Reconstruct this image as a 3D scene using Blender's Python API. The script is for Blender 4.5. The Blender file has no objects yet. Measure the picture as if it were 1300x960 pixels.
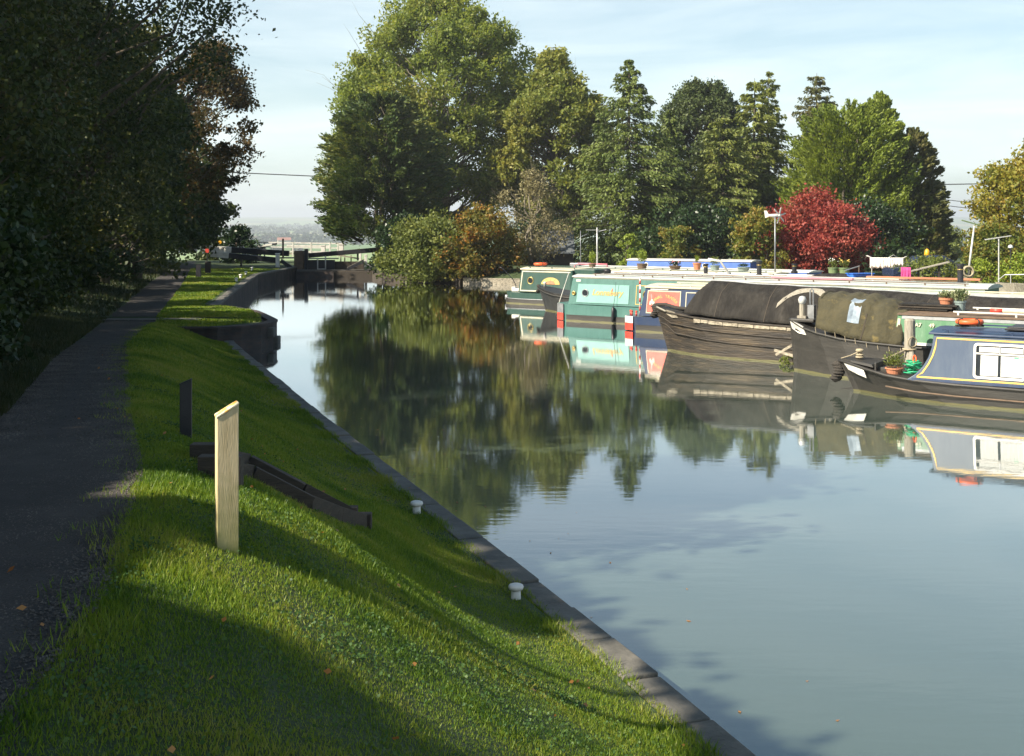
import bpy, math, random
import numpy as np
from mathutils import Vector, Matrix
import bmesh
random.seed(4)
RG = np.random.default_rng(11)
PI = math.pi
sc = bpy.context.scene
col = sc.collection
F, CX, HY, EYE = 1500.0, 650.0, 288.0, 3.5
def wp(px, py, z=0.0):
    D = F*(EYE-z)/(py-HY); return Vector(((px-CX)/F*D, D, z))
def q(px, py, D):
    return Vector(((px-CX)/F*D, D, EYE-(py-HY)*D/F))
# ------------------------------------------------------------------ camera
cd = bpy.data.cameras.new('camera'); cam = bpy.data.objects.new('camera', cd); col.objects.link(cam)
cam.location = (0, 0, EYE); cam.rotation_euler = (PI/2, 0, 0)
cd.sensor_width = 36; cd.lens = F/1300*36; cd.shift_y = -(480-HY)/1300
cd.clip_start = .1; cd.clip_end = 60000
sc.camera = cam
# ------------------------------------------------------------------ light
SUN_EL, SUN_BACK = math.radians(38), math.radians(27)
S = np.array([-math.cos(SUN_BACK)*math.cos(SUN_EL), -math.sin(SUN_BACK)*math.cos(SUN_EL), math.sin(SUN_EL)])
sl = bpy.data.lights.new('sun', 'SUN'); sl.energy = 5.0; sl.angle = math.radians(.53); sl.color = (1, .90, .74)
so = bpy.data.objects.new('sun', sl); col.objects.link(so)
so.rotation_euler = Vector(S).to_track_quat('Z', 'Y').to_euler()
W = bpy.data.worlds.new('World'); sc.world = W; W.use_nodes = True
nt = W.node_tree; nt.nodes.clear()
N = nt.nodes.new; Lk = nt.links.new
out = N('ShaderNodeOutputWorld'); bg = N('ShaderNodeBackground'); sky = N('ShaderNodeTexSky')
sky.sky_type = 'NISHITA'; sky.sun_disc = False; sky.sun_elevation = SUN_EL
sky.sun_rotation = math.atan2(S[0], S[1])
sky.air_density = 1.0; sky.dust_density = 1.2; sky.ozone_density = 1.3; sky.altitude = 100
tc = N('ShaderNodeTexCoord'); mp = N('ShaderNodeMapping'); mp.inputs['Scale'].default_value = (1.2, 1.6, 9); mp.inputs['Rotation'].default_value = (.05, .16, .3)
nz = N('ShaderNodeTexNoise'); nz.inputs['Scale'].default_value = 2.6; nz.inputs['Detail'].default_value = 9; nz.inputs['Roughness'].default_value = .62; nz.inputs['Distortion'].default_value = .5
rp = N('ShaderNodeValToRGB'); rp.color_ramp.elements[0].position = .38; rp.color_ramp.elements[0].color = (.28, .28, .28, 1)
rp.color_ramp.elements[1].position = .78; rp.color_ramp.elements[1].color = (.80, .80, .80, 1)
mx = N('ShaderNodeMixRGB'); mx.inputs['Color2'].default_value = (9.1, 9.7, 9.5, 1)
sxyz = N('ShaderNodeSeparateXYZ'); Lk(tc.outputs['Generated'], sxyz.inputs[0])
mr = N('ShaderNodeMapRange'); mr.inputs['From Min'].default_value = .05; mr.inputs['From Max'].default_value = .42; mr.inputs['To Min'].default_value = 1; mr.inputs['To Max'].default_value = .03; Lk(sxyz.outputs['Z'], mr.inputs['Value'])
mlt = N('ShaderNodeMath'); mlt.operation = 'MULTIPLY'
Lk(tc.outputs['Generated'], mp.inputs['Vector']); Lk(mp.outputs[0], nz.inputs['Vector']); Lk(nz.outputs['Fac'], rp.inputs[0])
Lk(rp.outputs[0], mlt.inputs[0]); Lk(mr.outputs[0], mlt.inputs[1]); Lk(mlt.outputs[0], mx.inputs['Fac']); tn = N('ShaderNodeMixRGB'); tn.blend_type = 'MULTIPLY'; tn.inputs['Fac'].default_value = 1; tn.inputs['Color2'].default_value = (.90, 1.04, .99, 1); Lk(sky.outputs[0], tn.inputs['Color1']); Lk(tn.outputs[0], mx.inputs['Color1']); Lk(mx.outputs[0], bg.inputs['Color']); Lk(bg.outputs[0], out.inputs['Surface'])
bg.inputs['Strength'].default_value = .066
sc.view_settings.view_transform = 'Standard'; sc.view_settings.look = 'None'; sc.view_settings.exposure = 1.25; sc.view_settings.gamma = 1
sc.cycles.max_bounces = 8; sc.cycles.transparent_max_bounces = 8; sc.cycles.volume_bounces = 0; sc.cycles.diffuse_bounces = 3
sc.cycles.glossy_bounces = 4; sc.cycles.use_denoising = True; sc.cycles.sample_clamp_indirect = 6
# ------------------------------------------------------------------ materials
def newmat(name):
    m = bpy.data.materials.new(name); m.use_nodes = True; t = m.node_tree
    return m, t, t.nodes['Principled BSDF']
def c4(c): return (c[0], c[1], c[2], 1)
def mat(name, c1, c2=None, rough=.6, scale=3, detail=6, bump=0, bscale=None, metal=0, stretch=(1,1,1), lo=.35, hi=.65, coord='Object', spec=None, algae=False, c3=None):
    m, t, b = newmat(name)
    b.inputs['Roughness'].default_value = rough; b.inputs['Metallic'].default_value = metal
    if spec is not None: b.inputs['Specular IOR Level'].default_value = spec
    c2 = c2 or tuple(x*.72 for x in c1)
    tc = t.nodes.new('ShaderNodeTexCoord'); mp = t.nodes.new('ShaderNodeMapping'); mp.inputs['Scale'].default_value = stretch
    t.links.new(tc.outputs[coord], mp.inputs[0])
    n = t.nodes.new('ShaderNodeTexNoise'); n.inputs['Scale'].default_value = scale; n.inputs['Detail'].default_value = detail; n.inputs['Roughness'].default_value = .65
    t.links.new(mp.outputs[0], n.inputs['Vector'])
    r = t.nodes.new('ShaderNodeValToRGB'); r.color_ramp.elements[0].position = lo; r.color_ramp.elements[1].position = hi
    r.color_ramp.elements[0].color = c4(c1); r.color_ramp.elements[1].color = c4(c2)
    if c3: e = r.color_ramp.elements.new(min(.98, hi+.1)); e.color = c4(c3)
    t.links.new(n.outputs['Fac'], r.inputs[0]); last = r.outputs[0]
    if algae:      # slime line just above the water
        sx = t.nodes.new('ShaderNodeSeparateXYZ'); t.links.new(tc.outputs['Object'], sx.inputs[0])
        n2 = t.nodes.new('ShaderNodeTexNoise'); n2.inputs['Scale'].default_value = 2.2; t.links.new(tc.outputs['Object'], n2.inputs['Vector'])
        ma = t.nodes.new('ShaderNodeMath'); ma.operation = 'MULTIPLY_ADD'; ma.inputs[1].default_value = -.07; t.links.new(n2.outputs['Fac'], ma.inputs[0]); t.links.new(sx.outputs['Z'], ma.inputs[2])
        r2 = t.nodes.new('ShaderNodeValToRGB'); r2.color_ramp.elements[0].position = 0; r2.color_ramp.elements[0].color = (1,1,1,1)
        r2.color_ramp.elements[1].position = .012; r2.color_ramp.elements[1].color = (0,0,0,1); t.links.new(ma.outputs[0], r2.inputs[0])
        mm = t.nodes.new('ShaderNodeMixRGB'); mm.inputs['Color2'].default_value = (.10, .095, .04, 1)
        t.links.new(r2.outputs[0], mm.inputs['Fac']); t.links.new(last, mm.inputs['Color1']); last = mm.outputs[0]
    t.links.new(last, b.inputs['Base Color'])
    if bump:
        nb = t.nodes.new('ShaderNodeTexNoise'); nb.inputs['Scale'].default_value = bscale or scale*4; nb.inputs['Detail'].default_value = 5
        t.links.new(mp.outputs[0], nb.inputs['Vector'])
        bp = t.nodes.new('ShaderNodeBump'); bp.inputs['Strength'].default_value = 1; bp.inputs['Distance'].default_value = bump
        t.links.new(nb.outputs['Fac'], bp.inputs['Height']); t.links.new(bp.outputs[0], b.inputs['Normal'])
    return m
def leafmat(name, cs, nscale=.35, transl=.35, rough=.55):
    m, t, b = newmat(name)
    g = t.nodes.new('ShaderNodeNewGeometry'); tc = t.nodes.new('ShaderNodeTexCoord')
    n = t.nodes.new('ShaderNodeTexNoise'); n.inputs['Scale'].default_value = nscale; n.inputs['Detail'].default_value = 4
    t.links.new(tc.outputs['Object'], n.inputs['Vector'])
    a = t.nodes.new('ShaderNodeMath'); a.operation = 'MULTIPLY_ADD'; a.inputs[1].default_value = 1.7; a.inputs[2].default_value = -.60
    t.links.new(n.outputs['Fac'], a.inputs[0])
    a2 = t.nodes.new('ShaderNodeMath'); a2.operation = 'MULTIPLY_ADD'; a2.inputs[1].default_value = .55
    t.links.new(g.outputs['Random Per Island'], a2.inputs[0]); t.links.new(a.outputs[0], a2.inputs[2])
    r = t.nodes.new('ShaderNodeValToRGB'); r.color_ramp.elements[0].color = c4(cs[0]); r.color_ramp.elements[0].position = .1
    r.color_ramp.elements[1].color = c4(cs[-1]); r.color_ramp.elements[1].position = .95
    for i, c in enumerate(cs[1:-1]):
        e = r.color_ramp.elements.new(.1+.85*(i+1)/(len(cs)-1)); e.color = c4(c)
    t.links.new(a2.outputs[0], r.inputs[0]); t.links.new(r.outputs[0], b.inputs['Base Color'])
    b.inputs['Roughness'].default_value = rough; b.inputs['Specular IOR Level'].default_value = .3
    tr = t.nodes.new('ShaderNodeBsdfTranslucent'); mx = t.nodes.new('ShaderNodeMixShader'); mx.inputs[0].default_value = transl
    hs = t.nodes.new('ShaderNodeHueSaturation'); hs.inputs['Hue'].default_value = .49; hs.inputs['Saturation'].default_value = 1.1; hs.inputs['Value'].default_value = 1.5
    t.links.new(r.outputs[0], hs.inputs['Color']); t.links.new(hs.outputs[0], tr.inputs[0])
    o = t.nodes['Material Output']; t.links.new(b.outputs[0], mx.inputs[1]); t.links.new(tr.outputs[0], mx.inputs[2]); t.links.new(mx.outputs[0], o.inputs['Surface'])
    return m
def brickmat(name, a, b_, mortar, scale=1.0, soil=True):
    m, t, b = newmat(name)
    tc = t.nodes.new('ShaderNodeTexCoord'); sx = t.nodes.new('ShaderNodeSeparateXYZ'); t.links.new(tc.outputs['Object'], sx.inputs[0])
    ad = t.nodes.new('ShaderNodeMath'); ad.operation = 'ADD'; t.links.new(sx.outputs['X'], ad.inputs[0]); t.links.new(sx.outputs['Y'], ad.inputs[1])
    cb = t.nodes.new('ShaderNodeCombineXYZ'); t.links.new(ad.outputs[0], cb.inputs[0]); t.links.new(sx.outputs['Z'], cb.inputs[1])
    br = t.nodes.new('ShaderNodeTexBrick'); br.inputs['Scale'].default_value = scale; br.inputs['Brick Width'].default_value = .23; br.inputs['Row Height'].default_value = .085
    br.inputs['Mortar Size'].default_value = .008; br.inputs['Color1'].default_value = c4(a); br.inputs['Color2'].default_value = c4(b_); br.inputs['Mortar'].default_value = c4(mortar)
    t.links.new(cb.outputs[0], br.inputs['Vector'])
    n = t.nodes.new('ShaderNodeTexNoise'); n.inputs['Scale'].default_value = 1.7; n.inputs['Detail'].default_value = 7; t.links.new(tc.outputs['Object'], n.inputs['Vector'])
    mx = t.nodes.new('ShaderNodeMixRGB'); mx.blend_type = 'MULTIPLY'; mx.inputs['Fac'].default_value = .85
    r = t.nodes.new('ShaderNodeValToRGB'); r.color_ramp.elements[0].position = .35; r.color_ramp.elements[0].color = (.35,.36,.33,1); r.color_ramp.elements[1].position = .65
    t.links.new(n.outputs['Fac'], r.inputs[0]); t.links.new(br.outputs['Color'], mx.inputs['Color1']); t.links.new(r.outputs[0], mx.inputs['Color2'])
    t.links.new(mx.outputs[0], b.inputs['Base Color']); b.inputs['Roughness'].default_value = .85
    bp = t.nodes.new('ShaderNodeBump'); bp.inputs['Distance'].default_value = .01; t.links.new(n.outputs['Fac'], bp.inputs['Height']); t.links.new(bp.outputs[0], b.inputs['Normal'])
    return m
M = {}
M['grass_soil'] = mat('grass_soil', (.038,.062,.016), (.028,.045,.012), .9, 2.2, 8, .02, 30, c3=(.075,.075,.03))
M['grass'] = leafmat('grass_blades', [(.050,.11,.014),(.11,.185,.020),(.19,.25,.028),(.28,.28,.06)], .9, .35, .5)
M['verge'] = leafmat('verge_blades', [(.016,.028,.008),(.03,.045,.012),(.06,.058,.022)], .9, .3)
M['path'] = mat('path_gravel', (.026,.023,.021), (.050,.044,.039), .95, 1.6, 15, .02, 70, lo=.35, hi=.62, c3=(.085,.075,.062))
M['stone'] = mat('coping_stone', (.15,.14,.12), (.075,.072,.062), .85, 3, 10, .008, 25, c3=(.10,.12,.06))
M['slab'] = mat('slab_stone', (.12,.115,.10), (.07,.068,.06), .85, 4, 8, .006, 25)
M['brick'] = brickmat('engineering_brick', (.085,.055,.045), (.045,.04,.04), (.06,.056,.05))
M['bark'] = mat('bark', (.10,.08,.055), (.05,.042,.03), .9, 6, 8, .03, 12, stretch=(1,1,.25))
M['bark_pale'] = mat('bark_pale', (.22,.19,.14), (.11,.095,.07), .9, 6, 8, .02, 12, stretch=(1,1,.25))
M['post_wood'] = mat('post_wood', (.66,.53,.32), (.50,.39,.22), .8, 9, 9, .0016, 60, stretch=(3,3,.35), c3=(.36,.31,.16))
_t = M['post_wood'].node_tree; _b = _t.nodes['Principled BSDF']; _l = _b.inputs['Base Color'].links[0].from_socket
_tc = _t.nodes.new('ShaderNodeTexCoord'); _sx = _t.nodes.new('ShaderNodeSeparateXYZ'); _t.links.new(_tc.outputs['Object'], _sx.inputs[0])
_n = _t.nodes.new('ShaderNodeTexNoise'); _n.inputs['Scale'].default_value = 16; _n.inputs['Detail'].default_value = 8; _t.links.new(_tc.outputs['Object'], _n.inputs['Vector'])
_a = _t.nodes.new('ShaderNodeMath'); _a.operation = 'MULTIPLY_ADD'; _a.inputs[1].default_value = .9; _t.links.new(_n.outputs['Fac'], _a.inputs[0])
_m0 = _t.nodes.new('ShaderNodeMapRange'); _m0.inputs['From Min'].default_value = .48; _m0.inputs['From Max'].default_value = 0; _m0.inputs['To Min'].default_value = -.5; _m0.inputs['To Max'].default_value = .42; _t.links.new(_sx.outputs['Z'], _m0.inputs['Value']); _t.links.new(_m0.outputs[0], _a.inputs[2]); _a.use_clamp = True
_x = _t.nodes.new('ShaderNodeMixRGB'); _x.inputs['Color2'].default_value = (.20, .21, .06, 1); _t.links.new(_a.outputs[0], _x.inputs['Fac']); _t.links.new(_l, _x.inputs['Color1']); _t.links.new(_x.outputs[0], _b.inputs['Base Color'])
M['pebble'] = leafmat('path_pebbles', [(.05,.045,.04),(.09,.08,.07),(.15,.135,.115)], 3, 0, .9)
M['clover'] = leafmat('clover_leaves', [(.03,.075,.02),(.06,.12,.03),(.10,.16,.04)], 1, .3)
M['post_end'] = mat('post_lichen', (.62,.56,.40), (.70,.36,.06), .85, 14, 6, .003, 60, lo=.48, hi=.56)
M['black_paint'] = mat('black_paint', (.012,.012,.016), (.022,.022,.026), .45, 8, 5, .002)
M['dark_wood'] = mat('dark_wood', (.055,.042,.03), (.03,.024,.018), .85, 8, 8, .006, 30, stretch=(.6,.6,3))
M['grey_wood'] = mat('weathered_wood', (.36,.33,.27), (.20,.18,.14), .85, 9, 9, .008, 40, stretch=(3,3,.4))
M['white'] = mat('white_paint', (.72,.70,.66), (.56,.54,.48), .4, 3, 6)
M['cream'] = mat('cream_paint', (.60,.55,.42), (.50,.45,.32), .45, 3, 6)
M['hull'] = mat('hull_bitumen', (.020,.0185,.016), (.038,.035,.030), .55, 2.4, 9, .006, 9, stretch=(.5,1,2.4), algae=True, c3=(.085,.075,.06))
M['old_hull'] = mat('old_hull_planks', (.020,.017,.014), (.045,.034,.023), .7, 2.6, 12, .03, 9, stretch=(.30,1,3.6), lo=.38, hi=.56, algae=True, c3=(.10,.075,.045))
M['black_hull'] = mat('black_hull', (.02,.02,.02), (.035,.034,.032), .5, 3, 7, .003, 8, algae=True)
M['flaky'] = mat('flaking_timber', (.42,.37,.28), (.14,.12,.09), .85, 11, 9, .012, 20, stretch=(.8,1,2))
M['rope_dark'] = mat('rope_fender', (.03,.026,.022), (.055,.048,.04), .95, 40, 4, .02, 60)
M['rope'] = mat('rope', (.42,.36,.25), (.28,.23,.15), .9, 30, 4, .006, 80)
M['navy'] = mat('navy_paint', (.030,.048,.10), (.045,.06,.10), .32, 2.4, 12, stretch=(2.6,2.6,.45), lo=.42, hi=.62)
M['steelblue'] = mat('blue_grey_paint', (.048,.072,.118), (.066,.090,.132), .4, 2.4, 12, stretch=(2.6,2.6,.45), lo=.42, hi=.62, c3=(.075,.105,.16))
M['roofblue'] = mat('dark_blue_roof', (.018,.035,.075), (.03,.05,.10), .35, 3, 7)
M['yellow'] = mat('coach_line', (.70,.47,.11), (.62,.40,.08), .4, 5)
M['gold'] = mat('gold_lettering', (.52,.38,.12), (.45,.31,.09), .45, 8)
M['green'] = mat('green_paint', (.055,.17,.08), (.095,.20,.115), .45, 2.4, 12, stretch=(2.6,2.6,.45), lo=.42, hi=.62, c3=(.20,.36,.22))
M['darkgreen'] = mat('dark_green_paint', (.026,.066,.055), (.04,.075,.06), .35, 2.4, 12, stretch=(2.6,2.6,.45), lo=.42, hi=.62)
M['teal'] = mat('teal_paint', (.075,.175,.155), (.060,.150,.130), .4, 2.4, 12, stretch=(2.6,2.6,.45), lo=.42, hi=.62)
M['lightteal'] = mat('pale_teal_paint', (.18,.36,.325), (.21,.40,.36), .4, 3, 7)
M['red'] = mat('red_paint', (.60,.07,.045), (.50,.055,.04), .4, 4, 7)
M['panelred'] = mat('sign_red_paint', (.68,.15,.11), (.56,.09,.07), .4, 4, 7)
M['orange'] = mat('orange_plastic', (.80,.13,.03), (.68,.10,.025), .45, 6)
M['brightblue'] = mat('bright_blue_paint', (.05,.12,.40), (.07,.15,.45), .4, 4, 6)
M['pink'] = mat('pink_paint', (.62,.20,.24), (.55,.14,.18), .5, 5)
M['magenta'] = mat('magenta_towel', (.50,.06,.22), (.42,.05,.18), .9, 9, 5, .01, 14)
M['cloth'] = mat('washing', (.74,.70,.64), (.60,.55,.50), .9, 5, 5, .01, 14)
M['tarp'] = mat('black_tarpaulin', (.017,.0155,.014), (.032,.029,.025), .85, 2.2, 12, .05, 5, stretch=(1.6,1,.5), lo=.4, hi=.6, c3=(.05,.045,.04), spec=.2)
M['olive'] = mat('olive_canvas', (.058,.050,.024), (.040,.036,.018), .9, 3.2, 12, .05, 5, lo=.4, hi=.58, c3=(.13,.10,.035))
M['greymetal'] = mat('grey_metal', (.30,.31,.32), (.20,.21,.22), .45, 5, 6, metal=.4)
M['galv'] = mat('pale_metal', (.62,.62,.60), (.48,.48,.46), .4, 5, 6, metal=.3)
M['rust'] = mat('rusty_roof_paint', (.15,.10,.065), (.085,.06,.042), .8, 5, 9)
M['terracotta'] = mat('terracotta', (.48,.19,.10), (.38,.15,.08), .8, 8, 6)
M['palegrey'] = mat('pale_roof_paint', (.50,.53,.49), (.40,.43,.40), .5, 3, 8)
M['glaze'] = mat('grey_green_glaze', (.22,.28,.27), (.16,.21,.20), .4, 8, 6)
M['wickgreen'] = mat('green_pot', (.16,.22,.10), (.12,.17,.07), .6, 8)
M['brass'] = mat('brass', (.65,.48,.16), (.5,.36,.12), .35, 8, metal=.7)
M['glass'] = mat('dark_glass', (.02,.025,.03), (.03,.035,.04), .08, 5)
M['plastic_window'] = mat('clear_plastic', (.30,.36,.42), (.18,.22,.26), .2, 6)
M['curtain'] = mat('net_curtain', (.50,.50,.48), (.40,.41,.40), .8, 9, 4, .01, 10, stretch=(4,4,.3))
M['hose'] = mat('green_hose', (.02,.30,.14), (.03,.38,.18), .4, 8)
M['bluebox'] = mat('blue_plastic', (.03,.14,.55), (.03,.12,.48), .4, 8)
M['shedroof'] = mat('shed_roof', (.10,.11,.12), (.07,.08,.085), .7, 4, 8, .01, 9)
M['redroof'] = mat('clay_tiles', (.32,.11,.06), (.24,.09,.05), .85, 8)
M['render'] = mat('house_render', (.50,.44,.36), (.42,.37,.30), .85, 6)
M['car'] = mat('dark_car_paint', (.02,.03,.06), (.025,.035,.07), .22, 5)
M['rubber'] = mat('tyre_rubber', (.02,.02,.02), (.03,.03,.03), .85, 9)
M['yellowpaint'] = mat('amber_paint', (.80,.42,.03), (.70,.34,.02), .4, 6)
M['litter'] = leafmat('dead_leaf', [(.30,.12,.04),(.42,.20,.06),(.25,.13,.06)], 3, .2)
# leaves
M['l_wood'] = leafmat('leaf_wood', [(.013,.026,.007),(.024,.042,.010),(.045,.068,.014),(.11,.115,.022)], .22, .30)  # last tone paints sunlit olive highlights into the leaf colour
M['l_wood2'] = leafmat('leaf_wood_brown', [(.016,.028,.008),(.030,.048,.011),(.06,.068,.014),(.12,.115,.024)], .3, .30)
M['l_ivy'] = leafmat('leaf_ivy', [(.012,.028,.008),(.022,.045,.012),(.035,.060,.016)], .4, .18, .4)
M['l_copper'] = leafmat('leaf_copper', [(.028,.036,.010),(.055,.048,.013),(.105,.062,.016),(.05,.055,.014)], .3, .35)
M['l_ash'] = leafmat('leaf_ash', [(.085,.122,.024),(.14,.185,.032),(.19,.225,.038),(.25,.25,.055)], .16, .42)
M['l_ash2'] = leafmat('leaf_ash_yellow', [(.10,.13,.026),(.15,.18,.034),(.20,.21,.04),(.26,.24,.05)], .2, .35)
M['l_cyp'] = leafmat('leaf_dark_cypress', [(.03,.058,.014),(.05,.085,.02),(.10,.13,.026),(.17,.175,.033)], .22, .15)
M['l_yew'] = leafmat('leaf_yew', [(.035,.058,.016),(.06,.082,.022),(.09,.11,.03)], .3, .12)
M['l_spruce'] = leafmat('leaf_spruce', [(.06,.090,.024),(.10,.135,.028),(.145,.175,.034)], .4, .15)
M['l_fir'] = leafmat('leaf_cedar', [(.085,.115,.024),(.14,.165,.032),(.20,.215,.042)], .3, .2)
M['l_bright'] = leafmat('leaf_bright_cypress', [(.09,.13,.018),(.15,.195,.022),(.21,.25,.03)], .25, .22)
M['l_drab'] = leafmat('leaf_drab', [(0.0519, 0.063, 0.0202), (0.089, 0.098, 0.0252), (0.1632, 0.14, 0.0504)], .3, .2)
M['l_red'] = leafmat('leaf_red_maple', [(.15,.028,.026),(.26,.048,.040),(.34,.08,.05),(.16,.055,.03)], .5, .35)
M['l_orange'] = leafmat('leaf_orange_shrub', [(.075,.115,.02),(.13,.155,.025),(.20,.17,.03),(.27,.155,.035)], .6, .35)
M['l_amber'] = leafmat('leaf_amber_shrub', [(.07,.085,.018),(.12,.125,.022),(.21,.15,.03),(.34,.16,.035)], .7, .35)
M['l_bush'] = leafmat('leaf_bush', [(0.0763, 0.102, 0.0216), (0.1272, 0.156, 0.0324), (0.2035, 0.216, 0.054)], .5, .3)
M['l_gold'] = leafmat('leaf_gold', [(.10,.13,.02),(.18,.18,.025),(.26,.22,.03),(.32,.21,.03)], .35, .35)
M['l_twig'] = leafmat('leaf_twiggy', [(0.1526, 0.132, 0.0648), (0.2035, 0.18, 0.081), (0.2798, 0.24, 0.1296)], .5, .25)
M['l_lime'] = leafmat('leaf_lime', [(.12,.18,.02),(.20,.26,.03),(.28,.32,.04)], .9, .3)
M['l_far'] = leafmat('leaf_far', [(.03,.05,.02),(.05,.07,.03)], .01, .1)
M['l_herb'] = leafmat('leaf_herb', [(.10,.14,.06),(.18,.21,.10),(.26,.26,.12)], 3, .3)
# ------------------------------------------------------------------ mesh helpers
class MB:
    def __init__(s): s.V = []; s.F = []; s.I = []
    def add(s, vs, fs, mi=0):
        o = len(s.V); s.V += [tuple(v) for v in vs]; s.F += [tuple(i+o for i in f) for f in fs]; s.I += [mi]*len(fs); return s
    def box(s, x0, x1, y0, y1, z0, z1, mi=0, mtx=None):
        vs = [Vector((x, y, z)) for x in (x0, x1) for y in (y0, y1) for z in (z0, z1)]
        if mtx is not None: vs = [mtx @ v for v in vs]
        return s.add(vs, [(0,1,3,2),(4,6,7,5),(0,4,5,1),(2,3,7,6),(0,2,6,4),(1,5,7,3)], mi)
    def bar(s, a, b, w, h, mi=0, up=(0,0,1)):   # rectangular bar from a to b
        a, b = Vector(a), Vector(b); d = (b-a).normalized(); u = Vector(up)
        r = d.cross(u).normalized()*w/2; v = r.cross(d).normalized()*h/2
        vs = [a-r-v, a+r-v, a+r+v, a-r+v, b-r-v, b+r-v, b+r+v, b-r+v]
        return s.add(vs, [(0,3,2,1),(4,5,6,7),(0,1,5,4),(1,2,6,5),(2,3,7,6),(3,0,4,7)], mi)
    def tube(s, pts, r, n=8, mi=0, caps=True):
        pts = [Vector(p) for p in pts]; m = len(pts)
        rs = [r]*m if isinstance(r, (int, float)) else list(r); vs = []
        for i, p in enumerate(pts):
            d = (pts[min(i+1, m-1)]-pts[max(i-1, 0)]).normalized()
            u = Vector((0,0,1)) if abs(d.z) < .9 else Vector((1,0,0)); a = d.cross(u).normalized(); b = d.cross(a)
            for k in range(n):
                t = 2*PI*k/n; vs.append(p+(a*math.cos(t)+b*math.sin(t))*rs[i])
        fs = [(i*n+k, i*n+(k+1)%n, (i+1)*n+(k+1)%n, (i+1)*n+k) for i in range(m-1) for k in range(n)]
        if caps: fs += [tuple(range(n))[::-1], tuple(range((m-1)*n, m*n))]
        return s.add(vs, fs, mi)
    def lathe(s, prof, c=(0,0,0), n=20, mi=0, sy=1):
        vs = [(c[0]+r*math.cos(2*PI*k/n), c[1]+sy*r*math.sin(2*PI*k/n), c[2]+z) for r, z in prof for k in range(n)]; m = len(prof)
        fs = [(i*n+k, i*n+(k+1)%n, (i+1)*n+(k+1)%n, (i+1)*n+k) for i in range(m-1) for k in range(n)]
        fs += [tuple(range(n))[::-1], tuple(range((m-1)*n, m*n))]
        return s.add(vs, fs, mi)
    def torus(s, c, R, r, n=24, m=8, axis='z', mi=0):
        vs = []
        for i in range(n):
            a = 2*PI*i/n
            for j in range(m):
                b = 2*PI*j/m; x = (R+r*math.cos(b))*math.cos(a); y = (R+r*math.cos(b))*math.sin(a); z = r*math.sin(b)
                if axis == 'y': x, y, z = x, z, y
                if axis == 'x': x, y, z = z, x, y
                vs.append((c[0]+x, c[1]+y, c[2]+z))
        return s.add(vs, [(i*m+j, ((i+1)%n)*m+j, ((i+1)%n)*m+(j+1)%m, i*m+(j+1)%m) for i in range(n) for j in range(m)], mi)
    def loft(s, rings, mi=0, closed=False, caps=False):
        n = len(rings[0]); o = []
        for r in rings: o += list(r)
        k = n if closed else n-1
        fs = [(i*n+j, i*n+(j+1)%n, (i+1)*n+(j+1)%n, (i+1)*n+j) for i in range(len(rings)-1) for j in range(k)]
        if caps: fs += [tuple(range(n))[::-1], tuple(range((len(rings)-1)*n, len(rings)*n))]
        return s.add(o, fs, mi)
    def build(s, name, mats, parent=None, smooth=False, bevel=0, recalc=True, solid=0):
        me = bpy.data.meshes.new(name); me.from_pydata(s.V, [], s.F)
        for m in (mats if isinstance(mats, (list, tuple)) else [mats]): me.materials.append(M[m] if isinstance(m, str) else m)
        me.polygons.foreach_set('material_index', s.I)
        if recalc:
            b = bmesh.new(); b.from_mesh(me); bmesh.ops.recalc_face_normals(b, faces=b.faces); b.to_mesh(me); b.free()
        me.polygons.foreach_set('use_smooth', [smooth]*len(me.polygons)); me.update()
        o = bpy.data.objects.new(name, me); col.objects.link(o)
        if parent is not None: o.parent = parent
        if solid: md = o.modifiers.new('solid', 'SOLIDIFY'); md.thickness = solid; md.offset = 0
        if bevel: md = o.modifiers.new('bevel', 'BEVEL'); md.width = bevel; md.segments = 2; md.limit_method = 'ANGLE'
        return o
def thing(name, label, cat, loc=(0,0,0), rotz=0, group=None):
    o = bpy.data.objects.new(name, None); col.objects.link(o); o.empty_display_size = .2
    o.location = loc; o.rotation_euler = (0, 0, rotz); return tag(o, label, cat, group)
def tag(o, label, cat, group=None, kind=None):
    o['label'] = label; o['category'] = cat
    if group: o['group'] = group
    if kind: o['kind'] = kind
    return o
def struct(o): o['kind'] = 'structure'; return o
def copy_tree(o, parent=None):
    c = o.copy(); col.objects.link(c)
    if parent is not None: c.parent = parent
    for ch in list(o.children): copy_tree(ch, c)
    return c
def raw_mesh(name, V, k, m, parent=None):
    """V: (n*k,3) array, each k consecutive verts one face"""
    V = np.asarray(V, dtype=np.float32); nv = len(V); nf = nv//k
    me = bpy.data.meshes.new(name); me.vertices.add(nv); me.vertices.foreach_set('co', V.ravel())
    me.loops.add(nv); me.loops.foreach_set('vertex_index', np.arange(nv, dtype=np.int32))
    me.polygons.add(nf); me.polygons.foreach_set('loop_start', np.arange(0, nv, k, dtype=np.int32))
    me.update(calc_edges=True); me.materials.append(M[m])
    o = bpy.data.objects.new(name, me); col.objects.link(o)
    if parent is not None: o.parent = parent
    return o
def unit(a): return a/np.maximum(np.linalg.norm(a, axis=1, keepdims=True), 1e-6)
def leaves(P, size, A=None, mix=1.0, aspect=.55, rg=RG):
    n = len(P); R1 = unit(rg.normal(size=(n, 3)))
    a = R1 if A is None else unit(A*mix+R1*(1-mix)*1.2)
    b = unit(np.cross(a, unit(rg.normal(size=(n, 3)))))
    s = (size*rg.uniform(.65, 1.35, n))[:, None]
    return np.stack([P-a*s*.5, P+b*s*aspect*.5+a*s*.08, P+a*s*.5, P-b*s*aspect*.5+a*s*.08], 1).reshape(-1, 3)
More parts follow.
